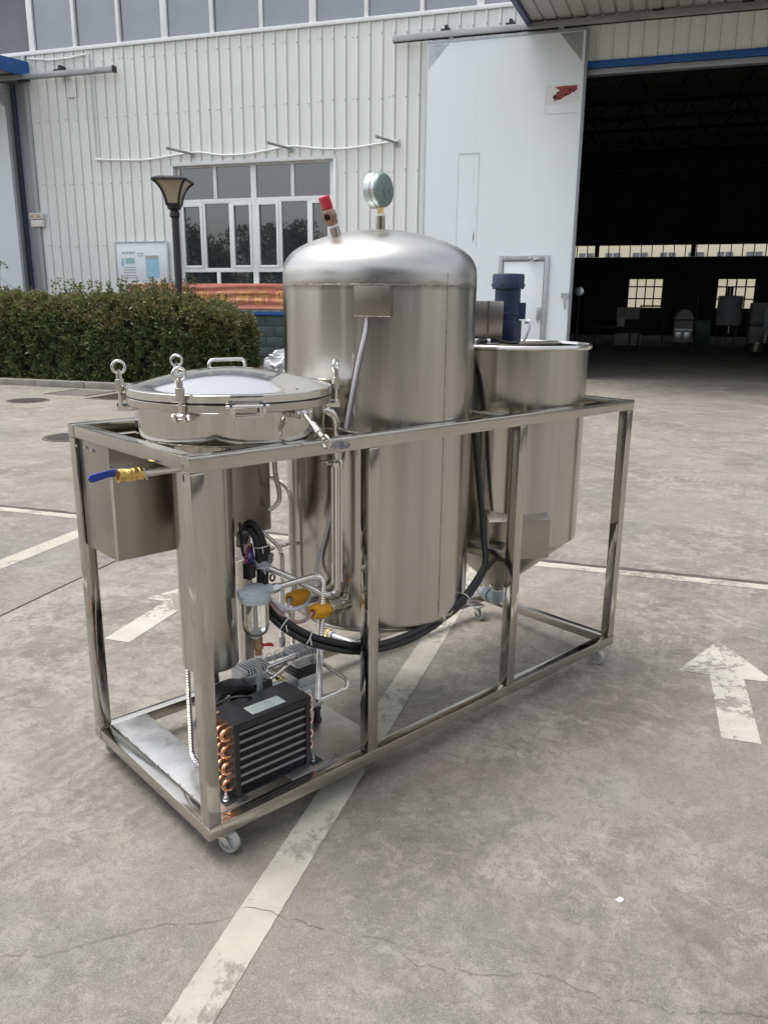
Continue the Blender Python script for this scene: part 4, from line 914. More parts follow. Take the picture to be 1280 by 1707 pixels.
part('bottom_head', MB().lathe([(TR - .0005, .425), (TR - .004, .416), (TR - .02, .402), (.2, .378), (.1, .356), (.03, .346), (0, .345)], C_, 96), 'steel_brushed', tk, sharp=60)
def ring(z, r, amp, nm='weld_bead'):
    N = 260; vs = []; fs = []; k = 5
    for i in range(N):
        a = 2 * pi * i / N; h = .0032 * (.7 + .9 * abs(noise.noise((math.cos(a) * 22, math.sin(a) * 22, z)))); dz = .0022 * noise.noise((math.cos(a) * 16, math.sin(a) * 16, z + 4))
        for j in range(k):
            t = -1 + 2 * j / (k - 1); rr = r - .0008 + amp * (1 - t * t) * (.7 + .5 * noise.noise((math.cos(a) * 60, math.sin(a) * 60, 7)))
            vs.append((TA + rr * math.cos(a), TB + rr * math.sin(a), z + dz + t * h))
    for i in range(N):
        for j in range(k - 1): fs.append((i * k + j, ((i + 1) % N) * k + j, ((i + 1) % N) * k + j + 1, i * k + j + 1))
    return part(nm, MB().add(vs, fs), 'steel_weld', tk, sharp=80)
ring(TS, TR, .0024); ring(.428, TR, .0018)
sa = math.atan2(.046 - TB, .878 - TA)
bead(tk, [(TA + TR * math.cos(sa), TB + TR * math.sin(sa), .44), (TA + TR * math.cos(sa), TB + TR * math.sin(sa), TS)], .0017)
bead(tk, [(TA + TR * math.cos(sa), TB + TR * math.sin(sa), TS), (TA + TR * math.cos(sa) * 1.0, TB + TR * math.sin(sa), 1.495)], .0016)
# sensor box welded on the shell just below the seam
bn_ = Vector((-.80, -.60, 0)).normalized(); bs_ = Vector((.60, -.80, 0)); bc = Vector((TA, TB, 0)) + Vector((.682 - TA, .134 - TB, 0)).normalized() * TR
def obox(mb, o, X, Y, lo, hi):
    """box in the frame X (along), Y (out), z from lo=(x,y,z) to hi"""
    q = [Vector(o) + X * (lo[0] if i == 0 else hi[0]) + Y * (lo[1] if j == 0 else hi[1]) + Vector((0, 0, lo[2] if k == 0 else hi[2])) for k in (0, 1) for j in (0, 1) for i in (0, 1)]
    return mb.add(q, [(0, 2, 3, 1), (4, 5, 7, 6), (0, 1, 5, 4), (2, 6, 7, 3), (0, 4, 6, 2), (1, 3, 7, 5)])
sb = part('sensor_box', obox(MB(), bc, bs_, bn_, (-.058, -.06, 1.374), (.046, .034, 1.4565)), 'steel_reflect_dark', tk, bevel=.002)
bead(tk, [bc + bs_ * -.058 + bn_ * .035 + Vector((0, 0, 1.3735)), bc + bs_ * .046 + bn_ * .035 + Vector((0, 0, 1.3735))], .0024)
# heater stubs on the left side of the tank
for (p0, p1) in (((.615, .275, .524), (.50, .252, .543)), ((.640, .215, .497), (.525, .180, .516))):
    p0, p1 = Vector(p0), Vector(p1)
    part('stub', MB().cyl(p0, p1, .025, n=24), 'steel_satin', tk); d = (p1 - p0).normalized(); part('stub_ring', MB().cyl(p0 + d * .05, p0 + d * .058, .0275, n=24).cyl(p1 - d * .01, p1 - d * .002, .0275, n=24), 'steel_bright', tk)
part('drain_pipe', MB().tube([(.86, .62, .205), (.89, .38, .205)], .011, 14).tube(fillet([(.89, .38, .205), (.893, .351, .205), (.89, .351, .35)], .02), .011, 14), 'steel_bright', tk)
part('nozzle', MB().cyl((TA, TB, 1.62), (TA, TB, 1.672), .0145, n=20), 'steel_panel', tk)
sv0, svd = Vector((.722, .353, 1.592)), Vector((-.34, .10, .93)).normalized()
part('nozzle', MB().cyl(sv0, sv0 + svd * .038, .0145, n=20), 'steel_panel', tk); part('weld_bead', MB().torus(sv0 + svd * .002, svd, .0155, .003, 24, 6), 'steel_weld', tk)
for ang in (40, 150, 270):
    a = R_(ang); part('support_lug', MB().box((TA + .27 * math.cos(a), TB + .27 * math.sin(a), .40), (.03, .006, .03), rz=a), 'steel_panel', tk, bevel=.001)

# pressure gauge on the dome
gg = thing('pressure_gauge', 'round grey green pressure gauge on top of the domed tank seen from its back', 'gauge', (TA, TB, 1.672), **TT)
part('tape_ring', MB().cyl((TA, TB, 1.672), (TA, TB, 1.679), .0135, n=20), 'white_plastic', gg)
part('stem', MB().hexa((TA, TB, 1.679), (TA, TB, 1.694), .0105), 'brass', gg); part('stem_top', MB().cyl((TA, TB, 1.694), (TA, TB, 1.703), .0085, n=16), 'brass', gg)
gd = Vector((.24, -.97, .02)).normalized(); gc = Vector((TA + .002, TB + .004, 1.748))   # gd points to the back plate
part('case', MB().lathe([(0, .019), (.045, .0195), (.0475, .018), (.049, .0155), (.0495, -.004)], gc, 48, gd), 'gauge_green', gg)
part('bezel', MB().lathe([(.0496, -.006), (.0518, -.006), (.0525, -.010), (.0522, -.028), (.050, -.0305), (.045, -.031), (0, -.031)], gc, 48, gd), 'gauge_rim', gg)
part('band', MB().lathe([(.0497, -.0052), (.0503, -.0052), (.0503, .010), (.0497, .010)], gc, 48, gd), 'gauge_rim', gg)
gu = Vector((0, 0, 1)); gs = gd.cross(gu).normalized()
part('blow_out_plug', MB().cyl(gc + gd * .019 - gu * .008, gc + gd * .0225 - gu * .008, .012, n=24), 'gauge_green', gg); part('blow_out_plug', MB().cyl(gc + gd * .019 + gs * -.014 - gu * .004, gc + gd * .0215 + gs * -.014 - gu * .004, .004, n=12), 'black_plastic', gg)
part('sticker', MB().add([gc + Vector(gs) * (-.0507 * math.cos(t)) + gu * (.0507 * math.sin(t)) + gd * h for t in [R_(-8 + 6 * i) for i in range(10)] for h in (-.004, .004)], [(2 * i, 2 * i + 1, 2 * i + 3, 2 * i + 2) for i in range(9)]), 'label_silver', gg, flat=True)
# safety valve
sv = thing('safety_valve', 'bronze safety valve with red knurled cap leaning on the tank dome', 'safety valve', sv0 + svd * .038, **TT)
b = sv0 + svd * .038
part('tape_ring', MB().cyl(b, b + svd * .007, .0135, n=20), 'white_plastic', sv)
part('body', MB().lathe([(.013, .007), (.0165, .008), (.0165, .022), (.019, .026), (.019, .046), (.0155, .052)], b, 22, svd), 'bronze', sv)
od = (Vector((-.80, -.48, .0)) - svd * Vector((-.80, -.48, 0)).dot(svd)).normalized(); oc = b + svd * .033
part('outlet', MB().lathe([(.0095, .014), (.0095, .028), (.0145, .0285), (.0145, .010)], oc, 22, od), 'bronze', sv); part('bore', MB().cyl(oc + od * .014, oc + od * .0235, .0096, n=20), 'pit_dark', sv)
cp_ = [(0, .052), (.0155, .0525), (.017, .056)]
part('cap', MB().lathe(cp_ + [(.0180 if i % 2 else .0168, .057 + .0022 * i) for i in range(14)] + [(.0165, .089), (.0125, .0905), (0, .0905)], b, 26, svd), 'red_plastic', sv)

# ------------------------------------------------------------------ clamped vessel with lid
VA, VB = .30, .30
vs_ = thing('lidded_vessel', 'shallow round stainless vessel with clamped polished lid at the near end of the cart', 'vessel', (VA, VB, .395), **TT)
V_ = (VA, VB, 0)
part('pan', MB().lathe([(0, 1.060), (.250, 1.060), (.255, 1.064), (.2555, 1.147)], V_, 128), 'steel_mirror', vs_)
part('lower_flange', MB().lathe([(.2555, 1.147), (.272, 1.147), (.2735, 1.1485), (.2735, 1.1655), (.272, 1.167), (.25, 1.167)], V_, 128), 'steel_satin', vs_)
part('gasket', MB().lathe([(.25, 1.1671), (.2685, 1.1671), (.2685, 1.1708), (.25, 1.1708)], V_, 96), 'black_rubber', vs_)
lid = part('lid', MB().lathe([(.25, 1.171), (.273, 1.171), (.2745, 1.1725), (.2745, 1.1895), (.273, 1.1912), (.262, 1.1918), (.258, 1.1925)] + [(.256 * (1 - i / 24), 1.1925 + .047 * (1 - (1 - i / 24) ** 1.8)) for i in range(1, 24)] + [(0, 1.2395)], V_, 160), 'steel_lid', vs_, sharp=28)
hx = Vector((.80, -.10, 0)).normalized(); hc = Vector((.380, .445, 0)); hz = 1.214
part('handle', MB().tube(fillet([hc - hx * .056 + Vector((0, 0, hz - .02)), hc - hx * .056 + Vector((0, 0, hz + .034)), hc + hx * .056 + Vector((0, 0, hz + .034)), hc + hx * .056 + Vector((0, 0, hz - .03))], .016), .0055, 12), 'steel_bright', lid)
part('knob_mark', MB().lathe([(0, .004), (.004, .003), (.005, 0)], (.345, .06, 1.1935), 12), 'black_plastic', lid)
part('column', MB().lathe([(0, .40), (.072, .40), (.078, .402), (.080, .407), (.080, 1.06)], (.2, .3, 0), 64), 'steel_brushed', vs_)
part('column_outlet', MB().cyl((.2, .3, .34), (.2, .3, .405), .02, n=16), 'steel_panel', vs_)
# clamp lugs and swing eye bolts
def eyebolt(ang, tilt=0., face=None):
    a = R_(ang); rd = Vector((math.cos(a), math.sin(a), 0)); tn = Vector((-rd.y, rd.x, 0)); up_ = Vector((0, 0, 1))
    o = Vector(V_) + rd * .288 + up_ * 1.140
    lg = MB()
    for k in (-1, 1): obox(lg, Vector(V_) + up_ * 1.140, rd, tn, (.256, k * .0125 - .0025, -.013), (.298, k * .0125 + .0025, .007))
    root_ = part('clamp_lug', lg, 'steel_bright', vs_, bevel=.001)
    part('pin', MB().cyl(o - tn * .019, o + tn * .019, .0045, n=12).hexa(o - tn * .0235, o - tn * .0165, .0075).hexa(o + tn * .0165, o + tn * .0235, .0075), 'steel_bright', root_)
    d = (up_ * math.cos(tilt) + rd * math.sin(tilt)).normalized()
    bt = part('eye_bolt', MB().cyl(o, o + d * .062, .0055, n=14).lathe([(0, -.008), (.008, -.006), (.0085, 0), (.008, .006), (0, .008)], o, 14, tn), 'steel_bright', vs_)
    z0 = .038 if tilt == 0 else .040
    part('nut_sleeve', MB().lathe([(.0055, z0), (.0105, z0), (.0112, z0 + .002), (.0112, z0 + .030), (.0098, z0 + .031), (.0076, z0 + .032), (.0076, z0 + .046), (.0055, z0 + .047)], o, 22, d), 'steel_satin', bt)
    rn = (tn * math.cos(face or 0) + rd.cross(tn) * 0 + rd * math.sin(face or 0)) if face is not None else rd
    rn = (rn - d * rn.dot(d)).normalized()
    part('ring', MB().torus(o + d * (z0 + .046 + .0165), rn, .0162, .0036, 32, 12), 'steel_bright', bt); part('bolt_end', MB().cyl(o + d * (z0 + .046), o + d * (z0 + .056), .0048, n=10), 'steel_satin', bt)
vw = math.atan2(-1.58 - VB, -.86 - VA)
for ang, tilt, off in ((214, 0, .45), (151, 0, .1), (91, 0, .15), (329, 0, 1.0)):
    eyebolt(ang, tilt, face=(vw + off) - R_(ang) - pi / 2 if False else None) if False else eyebolt(ang, tilt, face=math.pi / 2 - ((vw + off) - R_(ang)) if True else None)
eyebolt(276, R_(128), face=.35); eyebolt(29, R_(140), face=.2)
# toggle hinge at the front
ha = R_(246); hr = Vector((math.cos(ha), math.sin(ha), 0)); ht = Vector((-hr.y, hr.x, 0))
hg = MB()
for k in (-1, 1): obox(hg, Vector(V_), ht, hr, (k * .040 - .004, .262, 1.146), (k * .040 + .004, .292, 1.176))
hp = part('hinge', hg, 'steel_bright', vs_, bevel=.001)
part('hinge_plate', obox(MB(), Vector(V_), ht, hr, (-.040, .2746, 1.180), (.040, .286, 1.192)), 'steel_bright', hp, bevel=.0015)
part('hinge_frame', obox(obox(obox(obox(MB(), Vector(V_), ht, hr, (-.036, .279, 1.138), (-.029, .285, 1.176)), Vector(V_), ht, hr, (.029, .279, 1.138), (.036, .285, 1.176)), Vector(V_), ht, hr, (-.0289, .280, 1.138), (.0289, .285, 1.144)), Vector(V_), ht, hr, (-.0289, .280, 1.168), (.0289, .285, 1.176)), 'steel_bright', hp, bevel=.001)
part('hinge_pin', MB().cyl(Vector(V_) + hr * .286 - ht * .052 + Vector((0, 0, 1.165)), Vector(V_) + hr * .286 + ht * .052 + Vector((0, 0, 1.165)), .0045, n=12), 'steel_bright', hp)
bead(vs_, [(VA + .2555 * math.cos(t), VB + .2555 * math.sin(t), 1.064) for t in [R_(180 + 7 * i) for i in range(24)]], .0022)

# outlet pipe from the vessel, down past the tank and back
vp = thing('vapour_pipe', 'polished steel pipe bending out of the vessel and running down beside the big tank', 'pipe', (.55, .153, .56), **TT)
part('upper_pipe', MB().tube(fillet([(.482, .175, 1.118), (.525, .152, 1.120), (.551, .153, 1.085), (.551, .153, .975)], .045, 8), .0125, 18), 'steel_bright', vp)
part('lower_pipe', MB().tube(fillet([(.550, .154, .955), (.549, .155, .568), (.509, .165, .568), (.462, .215, .607), (.365, .272, .665)], .026, 8), .0105, 16), 'steel_bright', vp)
cl_ = part('clamp', MB().lathe([(.0125, -.010), (.019, -.010), (.0205, -.004), (.0205, .004), (.019, .010), (.0125, .010)], (.5505, .1535, .966), 24), 'steel_bright', vp)
part('clamp_screw', MB().tube([(.545, .150, .968), (.515, .148, .968), (.487, .147, .978)], .0042, 8).cyl((.50, .1475, .972), (.506, .1475, .970), .009, n=12), 'steel_satin', cl_)
part('guard_rod', MB().cyl((.566, .153, .955), (.566, .155, .60), .004, n=10).cyl((.535, .156, .955), (.535, .157, .60), .004, n=10), 'steel_bright', vp)

# ball valve on its stub pipe at the cart end
bv = thing('ball_valve', 'brass ball valve with blue lever sticking out at the near end of the cart', 'ball valve', (.02, .27, .99), **TT)
ax = Vector((-1, 0, .004)); o = Vector((.13, .27, .988))
part('pipe', MB().cyl(o, o + ax * .112, .0115, n=20), 'steel_bright', bv); part('tape_ring', MB().cyl(o + ax * .112, o + ax * .117, .0135, n=20), 'white_plastic', bv)
part('body', MB().lathe([(.011, .117), (.0165, .117), (.0165, .126), (.0148, .128), (.0148, .136), (.0165, .137), (.0165, .142), (.0150, .144), (.0158, .150), (.0158, .160), (.0150, .162)], o, 24, ax).lathe([(.0150, .162), (.0178, .163), (.0178, .180), (.0115, .1805), (.0112, .166), (0, .165)], o, 8, ax), 'brass', bv)
part('stem', MB().cyl(o + ax * .150 + Vector((0, .006, 0)), o + ax * .150 + Vector((0, .027, 0)), .005, n=10), 'brass', bv)
lv = o + ax * .150 + Vector((0, .027, 0))
part('lever', MB().prism([(-.012, -.007), (.012, -.010), (.040, -.009), (.078, -.017), (.088, -.015), (.092, -.006), (.085, .003), (.040, .009), (.012, .010), (-.012, .007)], .0065, lv + Vector((0, .004, .002)), (-1, 0, 0), (0, 0, 1)), 'blue_vinyl', bv, bevel=.0025)

# ------------------------------------------------------------------ control cabinet under the top frame
cb = thing('control_cabinet', 'plain stainless control cabinet hanging under the top rails behind the near posts', 'cabinet', (.27, .56, .71), **TT)
part('front_panel', MB().b2((.012, .452, .711), (.522, .4545, zt - .002)), 'steel_panel', cb, bevel=.0008)
part('end_panel', MB().b2((.010, .4548, .711), (.0125, .655, zt - .002)), 'steel_panel', cb, bevel=.0008); part('end_panel', MB().b2((.520, .4548, .711), (.5225, .655, zt - .002)), 'steel_panel', cb, bevel=.0008)
part('back_panel', MB().b2((.013, .655, .711), (.5195, .6575, zt - .002)), 'steel_panel', cb); part('bottom_panel', MB().b2((.013, .4548, .708), (.5195, .6548, .7105)), 'steel_panel', cb)
part('corner_flange', MB().b2((.006, .4495, .712), (.016, .4518, .98)), 'steel_bright', cb, bevel=.001)
for b_, z in ((.60, 1.010), (.555, 1.008)): part('bolt', MB().hexa((.0098, b_, z), (.003, b_, z), .006), 'zinc', cb)
part('push_button', MB().lathe([(.008, 0), (.008, .004), (.005, .007), (0, .007)], (.115, .452, .935), 14, (0, -1, 0)), 'steel_satin', cb)

# ------------------------------------------------------------------ hopper with mixer
HA, HB, HR = 1.55, .351, .293
hp_ = thing('hopper', 'open topped stainless hopper with cone bottom at the far end of the cart', 'hopper', (HA, HB, .26), **TT)
H_ = (HA, HB, 0)
part('wall', MB().lathe([(HR, .545), (HR, .75), (HR, 1.0), (HR, 1.262), (HR - .003, 1.262), (HR - .003, .56)], H_, 128), 'steel_brushed', hp_)
part('rim', MB().torus((HA, HB, 1.266), (0, 0, 1), HR + .004, .0092, 96, 10), 'steel_bright', hp_)
part('cone', MB().lathe([(HR - .001, .545), (.028, .305), (.026, .29), (.0, .29)], H_, 96), 'steel_panel', hp_)
part('outlet_neck', MB().cyl((HA, HB, .275), (HA, HB, .298), .024, n=20), 'white_plastic', hp_)
part('elbow', MB().tube(fillet([(HA, HB, .282), (HA, HB, .245), (HA + .02, HB + .06, .243)], .03, 6), .0255, 18), 'pvc_grey', hp_); part('elbow_collar', MB().cyl((HA + .014, HB + .042, .2435), (HA + .024, HB + .075, .2425), .030, n=20), 'pvc_grey', hp_)
part('drain_pipe', MB().tube([(HA + .022, HB + .068, .243), (HA + .05, HB + .20, .243)], .014, 12), 'white_plastic', hp_)
nX, nY = Vector((.84, -.54, 0)).normalized(), Vector((-.54, -.84, 0)).normalized()
bx = MB(); bo = Vector((HA, HB, 0))
q = [(-.150, .255, .520), (.078, .255, .520), (-.150, .327, .520), (.078, .327, .520), (-.150, .327, .664), (.078, .327, .664), (-.150, .255, .694), (.078, .255, .694)]
part('outlet_box', bx.add([bo + nX * a_ + nY * y_ + Vector((0, 0, z_)) for a_, y_, z_ in q], [(0, 1, 3, 2), (2, 3, 5, 4), (4, 5, 7, 6), (0, 2, 4, 6), (1, 7, 5, 3), (0, 6, 7, 1)]), 'steel_panel', hp_, bevel=.002)
part('mount_bar', MB().b2((HA - .285, HB - .022, 1.254), (HA + .285, HB + .022, 1.276)), 'steel_panel', hp_, bevel=.002)
mo = thing('mixer_motor', 'dark navy gear motor standing upright on the bar across the hopper', 'motor', (HA - .02, HB, 1.276), **TT)
MA, MBb = HA - .022, HB
part('gearbox', MB().box((MA, MBb, 1.316), (.090, .090, .080), rz=R_(20)), 'navy_paint', mo, bevel=.004)
part('body', MB().lathe([(0, 1.356), (.046, 1.356), (.046, 1.372), (.050, 1.374), (.050, 1.384), (.047, 1.386), (.047, 1.468)], (MA, MBb, 0), 40), 'navy_paint', mo)
part('fan_cover', MB().lathe([(.047, 1.468), (.057, 1.468), (.0585, 1.470), (.0585, 1.515), (.055, 1.521), (.02, 1.523), (0, 1.523)], (MA, MBb, 0), 44), 'navy_paint', mo)
for ang in (195, 255, 315, 15, 75, 135): a_ = R_(ang); part('cover_screw', MB().cyl((MA + .0575 * math.cos(a_), MBb + .0575 * math.sin(a_), 1.482), (MA + .061 * math.cos(a_), MBb + .061 * math.sin(a_), 1.482), .005, n=8), 'black_metal', mo)
part('side_lug', MB().box((MA + .043, MBb - .03, 1.39), (.03, .034, .06), rz=R_(-35)), 'navy_paint', mo, bevel=.003); part('cable_gland', MB().cyl((MA + .045, MBb - .05, 1.352), (MA + .055, MBb - .066, 1.352), .008, n=10), 'zinc', mo)
part('lead', MB().tube(smooth([(MA + .05, MBb - .062, 1.352), (MA + .045, MBb - .075, 1.335), (MA + .035, MBb - .07, 1.30), (MA + .03, MBb - .06, 1.278)], 6), .0042, 8), 'cable_white', mo)
tb = thing('terminal_box', 'small stainless terminal box between the domed tank and the navy motor', 'box', (1.42, .33, 1.28), **TT)
part('case', obox(MB(), (1.405, .335, 0), Vector((.80, -.60, 0)), Vector((-.60, -.80, 0)), (-.06, -.05, 1.292), (.048, .024, 1.424)), 'steel_panel', tb, bevel=.002)
part('cover_edge', obox(MB(), (1.405, .335, 0), Vector((.80, -.60, 0)), Vector((-.60, -.80, 0)), (-.010, .0242, 1.292), (-.004, .027, 1.424)), 'steel_bright', tb); part('gland', MB().tube(smooth([(1.41, .31, 1.293), (1.43, .27, 1.280), (1.47, .25, 1.279), (1.51, .29, 1.279)], 6), .006, 8), 'black_rubber', tb)

# ------------------------------------------------------------------ condenser with copper bends
cn = thing('condenser', 'black finned condenser with copper return bends at the near corner of the cart', 'condenser', (.25, .125, .104), **TT)
A0, A1, B0, B1, K0, K1 = .128, .372, .068, .180, .112, .325
part('top_cover', MB().b2((A0 - .006, B0 - .004, K1 - .004), (A1 + .006, B1 + .006, K1)), 'black_metal', cn, bevel=.0015)
part('top_fascia', MB().b2((A0 - .006, B0 - .0045, K1 - .022), (A1 + .006, B0 - .001, K1 - .0045)), 'black_metal', cn); part('bottom_cover', MB().b2((A0 - .006, B0 - .004, K0 - .004), (A1 + .006, B1, K0)), 'black_metal', cn)
part('side_plate', MB().b2((A0 - .004, B0 - .003, K0 + .001), (A0 + .012, B0 + .001, K1 - .023)).b2((A0 - .004, B0 + .0011, K0 + .001), (A0 - .001, B1, K1 - .005)), 'black_metal', cn)
part('side_plate', MB().b2((A1 - .012, B0 - .003, K0 + .001), (A1 + .004, B0 + .001, K1 - .023)).b2((A1 + .001, B0 + .0011, K0 + .001), (A1 + .004, B1, K1 - .005)), 'black_metal', cn)
fb = MB(); n = 84
for i in range(n): a_ = A0 + .013 + (A1 - A0 - .026) * i / (n - 1); fb.b2((a_ - .0004, B0 + .004, K0 + .002), (a_ + .0004, B1 - .012, K1 - .006))
part('fins', fb, 'fin_dark', cn, kind='stuff', flat=True)
part('fin_backing', MB().b2((A0 + .003, B0 + .014, K0 + .001), (A1 - .003, B0 + .018, K1 - .006)), 'pit_dark', cn)
ftub = None
for i in range(7):
    z = K0 + .026 + i * .0252
    if ftub is None: ftub = part('fin_tube', MB().cyl((A0 + .012, B0 + .004, z), (A1 - .012, B0 + .004, z), .0048, n=14), 'fin_tube', cn)
    else: twin(ftub, (0, 0, .0252 * i))
def bend(b, z, a_, dirn, r, m, tilt=0., label=None):
    p = []
    for i in range(13):
        t = pi * i / 12; p.append(Vector((a_ + dirn * (.010 + r * 1.15 * math.sin(t)), b + tilt * math.cos(t), z + r * math.cos(t))))
    p = [Vector((a_ - dirn * .004, p[0].y, p[0].z))] + p + [Vector((a_ - dirn * .004, p[-1].y, p[-1].z))]
    return part('copper_bend', MB().tube(p, .0056, 12), m, cn)
for i in range(4):
    z = K0 + .030 + i * .0500
    bend(B0 + .018, z, A0 - .004, -1, .0130, 'copper', .003); bend(B0 + .044, z, A0 - .004, -1, .0130, 'copper', .003); bend(B0 + .078, z + .024, A0 - .004, -1, .0130, 'copper', .003); bend(B0 + .100, z + .003, A0 - .004, -1, .0128, 'copper', .003)
for z in (.155, .190, .235, .275, .302): bend(B0 + .022, z, A1 + .004, 1, .0115, 'copper_pink', .005)
for a_ in (A0 - .028, A1 + .020):
    ft = part('foot', MB().b2((a_ - .018, B0 - .014, zb + .0005), (a_ + .022, B0 + .06, zb + .004)), 'black_metal', cn, bevel=.001)
    part('foot_bolt', MB().lathe([(.009, 0), (.009, .002), (.0075, .003)], (a_ - .002, B0 + .008, zb + .004), 14).lathe([(.0075, .003), (.0075, .011), (.004, .0115), (.004, .022), (0, .023)], (a_ - .002, B0 + .008, zb + .004), 6), 'zinc', ft)
lx, ly = Vector((1, 0, 0)), Vector((0, 1, 0))
lab = part('rating_label', MB().b2((.195, .082, K1), (.305, .128, K1 + .0008)), 'label_silver', cn)
tx = MB(); rnd = random.Random(5)
for j in range(5):
    x = .200
    while x < .272: w_ = rnd.uniform(.004, .012); tx.b2((x, .086 + j * .0075, K1 + .0008), (min(x + w_, .275), .0878 + j * .0075, K1 + .0011)); x += w_ + .0015
part('print_lines', tx, 'ink_dark', lab)
fs_ = part('fan_shroud', MB().lathe([(.086, .012), (.098, .010), (.102, 0), (.102, -.045), (.094, -.055), (.09, -.055), (.09, .0)], (.235, .245, .235), 40, (0, -1, 0), True), 'black_plastic', cn)
fbld = MB()
for k in range(5):
    a_ = k * 2 * pi / 5; cx, cz = math.cos(a_), math.sin(a_); tx_, tz_ = -cz, cx
    fbld.add([(.235 + cx * r_ + tx_ * s_ * w_, .252 + s_ * .010, .235 + cz * r_ + tz_ * s_ * w_) for r_, w_ in ((.018, .010), (.082, .030)) for s_ in (-1, 1)], [(0, 1, 3, 2)])
part('fan_blades', fbld, 'black_plastic', fs_); part('fan_motor', MB().lathe([(0, .03), (.028, .028), (.03, 0), (.03, -.05), (0, -.055)], (.235, .285, .235), 24, (0, -1, 0)), 'black_metal', fs_)
wg = MB()
for r_ in (.04, .06, .08): wg.torus((.235, .302, .235), (0, 1, 0), r_, .0016, 30, 6)
part('fan_guard', wg, 'black_metal', fs_, kind='stuff')

# ------------------------------------------------------------------ twin head vacuum pump
pu = thing('vacuum_pump', 'cast aluminium vacuum pump with two finned heads behind the condenser', 'pump', (.42, .31, .104), **TT)
def head(a_, b, z, m):
    h_ = part('head', MB().b2((a_ - .047, b - .045, z), (a_ + .047, b + .045, z + .036)), 'cast_aluminium', pu, bevel=.008)
    fn = None
    for i in range(9):
        x = a_ - .040 + i * .010
        if fn is None: fn = part('fin', MB().prism([(-.040, 0), (.040, 0), (.034, .014), (-.034, .014)], .0042, (x, b, z + .0345), (0, 1, 0), (0, 0, 1)), 'cast_aluminium', h_, bevel=.001)
        else: twin(fn, (.010 * i, 0, 0), h_)
    part('valve_plate', MB().b2((a_ - .045, b - .044, z - .034), (a_ + .045, b + .044, z - .001)), 'black_metal', pu, bevel=.004)
    part('cylinder', MB().b2((a_ - .043, b - .042, z - .085), (a_ + .043, b + .042, z - .0345)), 'cast_aluminium', pu, bevel=.008)
    for dx in (-.038, .038):
        for dy in (-.037, .037): part('screw', MB().cyl((a_ + dx, b + dy, z + .034), (a_ + dx, b + dy, z + .040), .005, n=10), 'zinc', h_)
    part('port', MB().cyl((a_ + .012, b - .045, z + .016), (a_ + .012, b - .056, z + .016), .009, n=14), 'cast_aluminium', h_); part('port_bore', MB().cyl((a_ + .012, b - .0565, z + .016), (a_ + .012, b - .0575, z + .016), .005, n=12), 'pit_dark', h_)
head(.335, .300, .305, 0); head(.520, .300, .305, 1)
part('motor', MB().lathe([(0, -.095), (.05, -.095), (.064, -.085), (.064, .085), (.05, .095), (0, .095)], (.43, .300, .190), 36, (1, 0, 0)), 'cast_aluminium', pu)
mf = None
for i in range(10):
    if mf is None: mf = part('cooling_ring', MB().lathe([(.062, -.002), (.068, -.002), (.068, .002), (.062, .002)], (.368, .300, .190), 30, (1, 0, 0), True), 'cast_aluminium', pu)
    else: twin(mf, (.0138 * i, 0, 0))
part('crankcase', MB().box((.52, .30, .195), (.098, .10, .09)), 'cast_aluminium', pu, bevel=.010); part('crankcase', MB().box((.335, .30, .195), (.098, .10, .09)), 'cast_aluminium', pu, bevel=.010)
part('manifold', MB().cyl((.385, .322, .338), (.472, .322, .338), .008, n=14).cyl((.385, .292, .332), (.472, .292, .332), .006, n=14), 'cast_aluminium', pu); part('cable_tie', MB().torus((.41, .31, .336), (1, 0, 0), .024, .0018, 20, 6).torus((.44, .31, .336), (1, 0, 0), .024, .0018, 20, 6), 'nylon_tie', pu)
for a_, b in ((.31, .255), (.545, .255), (.31, .345), (.545, .345)): part('foot', MB().lathe([(.014, 0), (.016, .004), (.011, .012), (.011, .034), (.014, .045), (0, .046)], (a_, b, zb + .002), 14), 'black_rubber', pu)
part('end_flange', MB().b2((.572, .262, .235), (.578, .318, .275)), 'cast_aluminium', pu, bevel=.003)

# ------------------------------------------------------------------ moisture filter bowl
FA, FB = .290, .200
fl = thing('filter_bowl', 'clear filter bowl with grey plastic head hanging above the condenser', 'filter', (FA, FB, .50), **TT)
part('head', MB().lathe([(0, .641), (.026, .641), (.029, .639), (.031, .628), (.034, .624), (.041, .623), (.043, .620), (.043, .606), (.0415, .604), (.0415, .596), (.039, .594), (.0, .594)], (FA, FB, 0), 40), 'grey_plastic', fl)
part('port', MB().tube([(FA + .02, FB - .002, .622), (FA + .053, FB - .004, .620)], .015, 18), 'grey_plastic', fl); part('port', MB().tube([(FA - .02, FB + .004, .622), (FA - .046, FB + .01, .620)], .015, 18), 'grey_plastic', fl)
part('port_ring', MB().tube([(FA + .0525, FB - .004, .620), (FA + .0565, FB - .0045, .620)], .0125, 18), 'white_plastic', fl)
bwl = [(.0385, .594), (.0385, .535), (.037, .517), (.032, .503), (.022, .495), (.010, .492), (0, .4915)]
part('bowl', MB().lathe(bwl + [(r_ - .0028 if r_ > .004 else 0, z + .0028) for r_, z in reversed(bwl)], (FA, FB, 0), 40), 'glass_clear', fl, sharp=60)
part('element', MB().lathe([(0, .594), (.003, .594), (.003, .520), (.007, .518), (.007, .513), (0, .512)], (FA, FB, 0), 20), 'white_plastic', fl); part('rod', MB().cyl((FA + .018, FB - .006, .594), (FA + .018, FB - .006, .53), .003, n=8).cyl((FA - .016, FB + .006, .594), (FA - .016, FB + .006, .525), .003, n=8), 'steel_bright', fl)
part('collar', MB().lathe([(.013, .492), (.013, .485), (.009, .483)], (FA, FB, 0), 18), 'grey_plastic', fl)
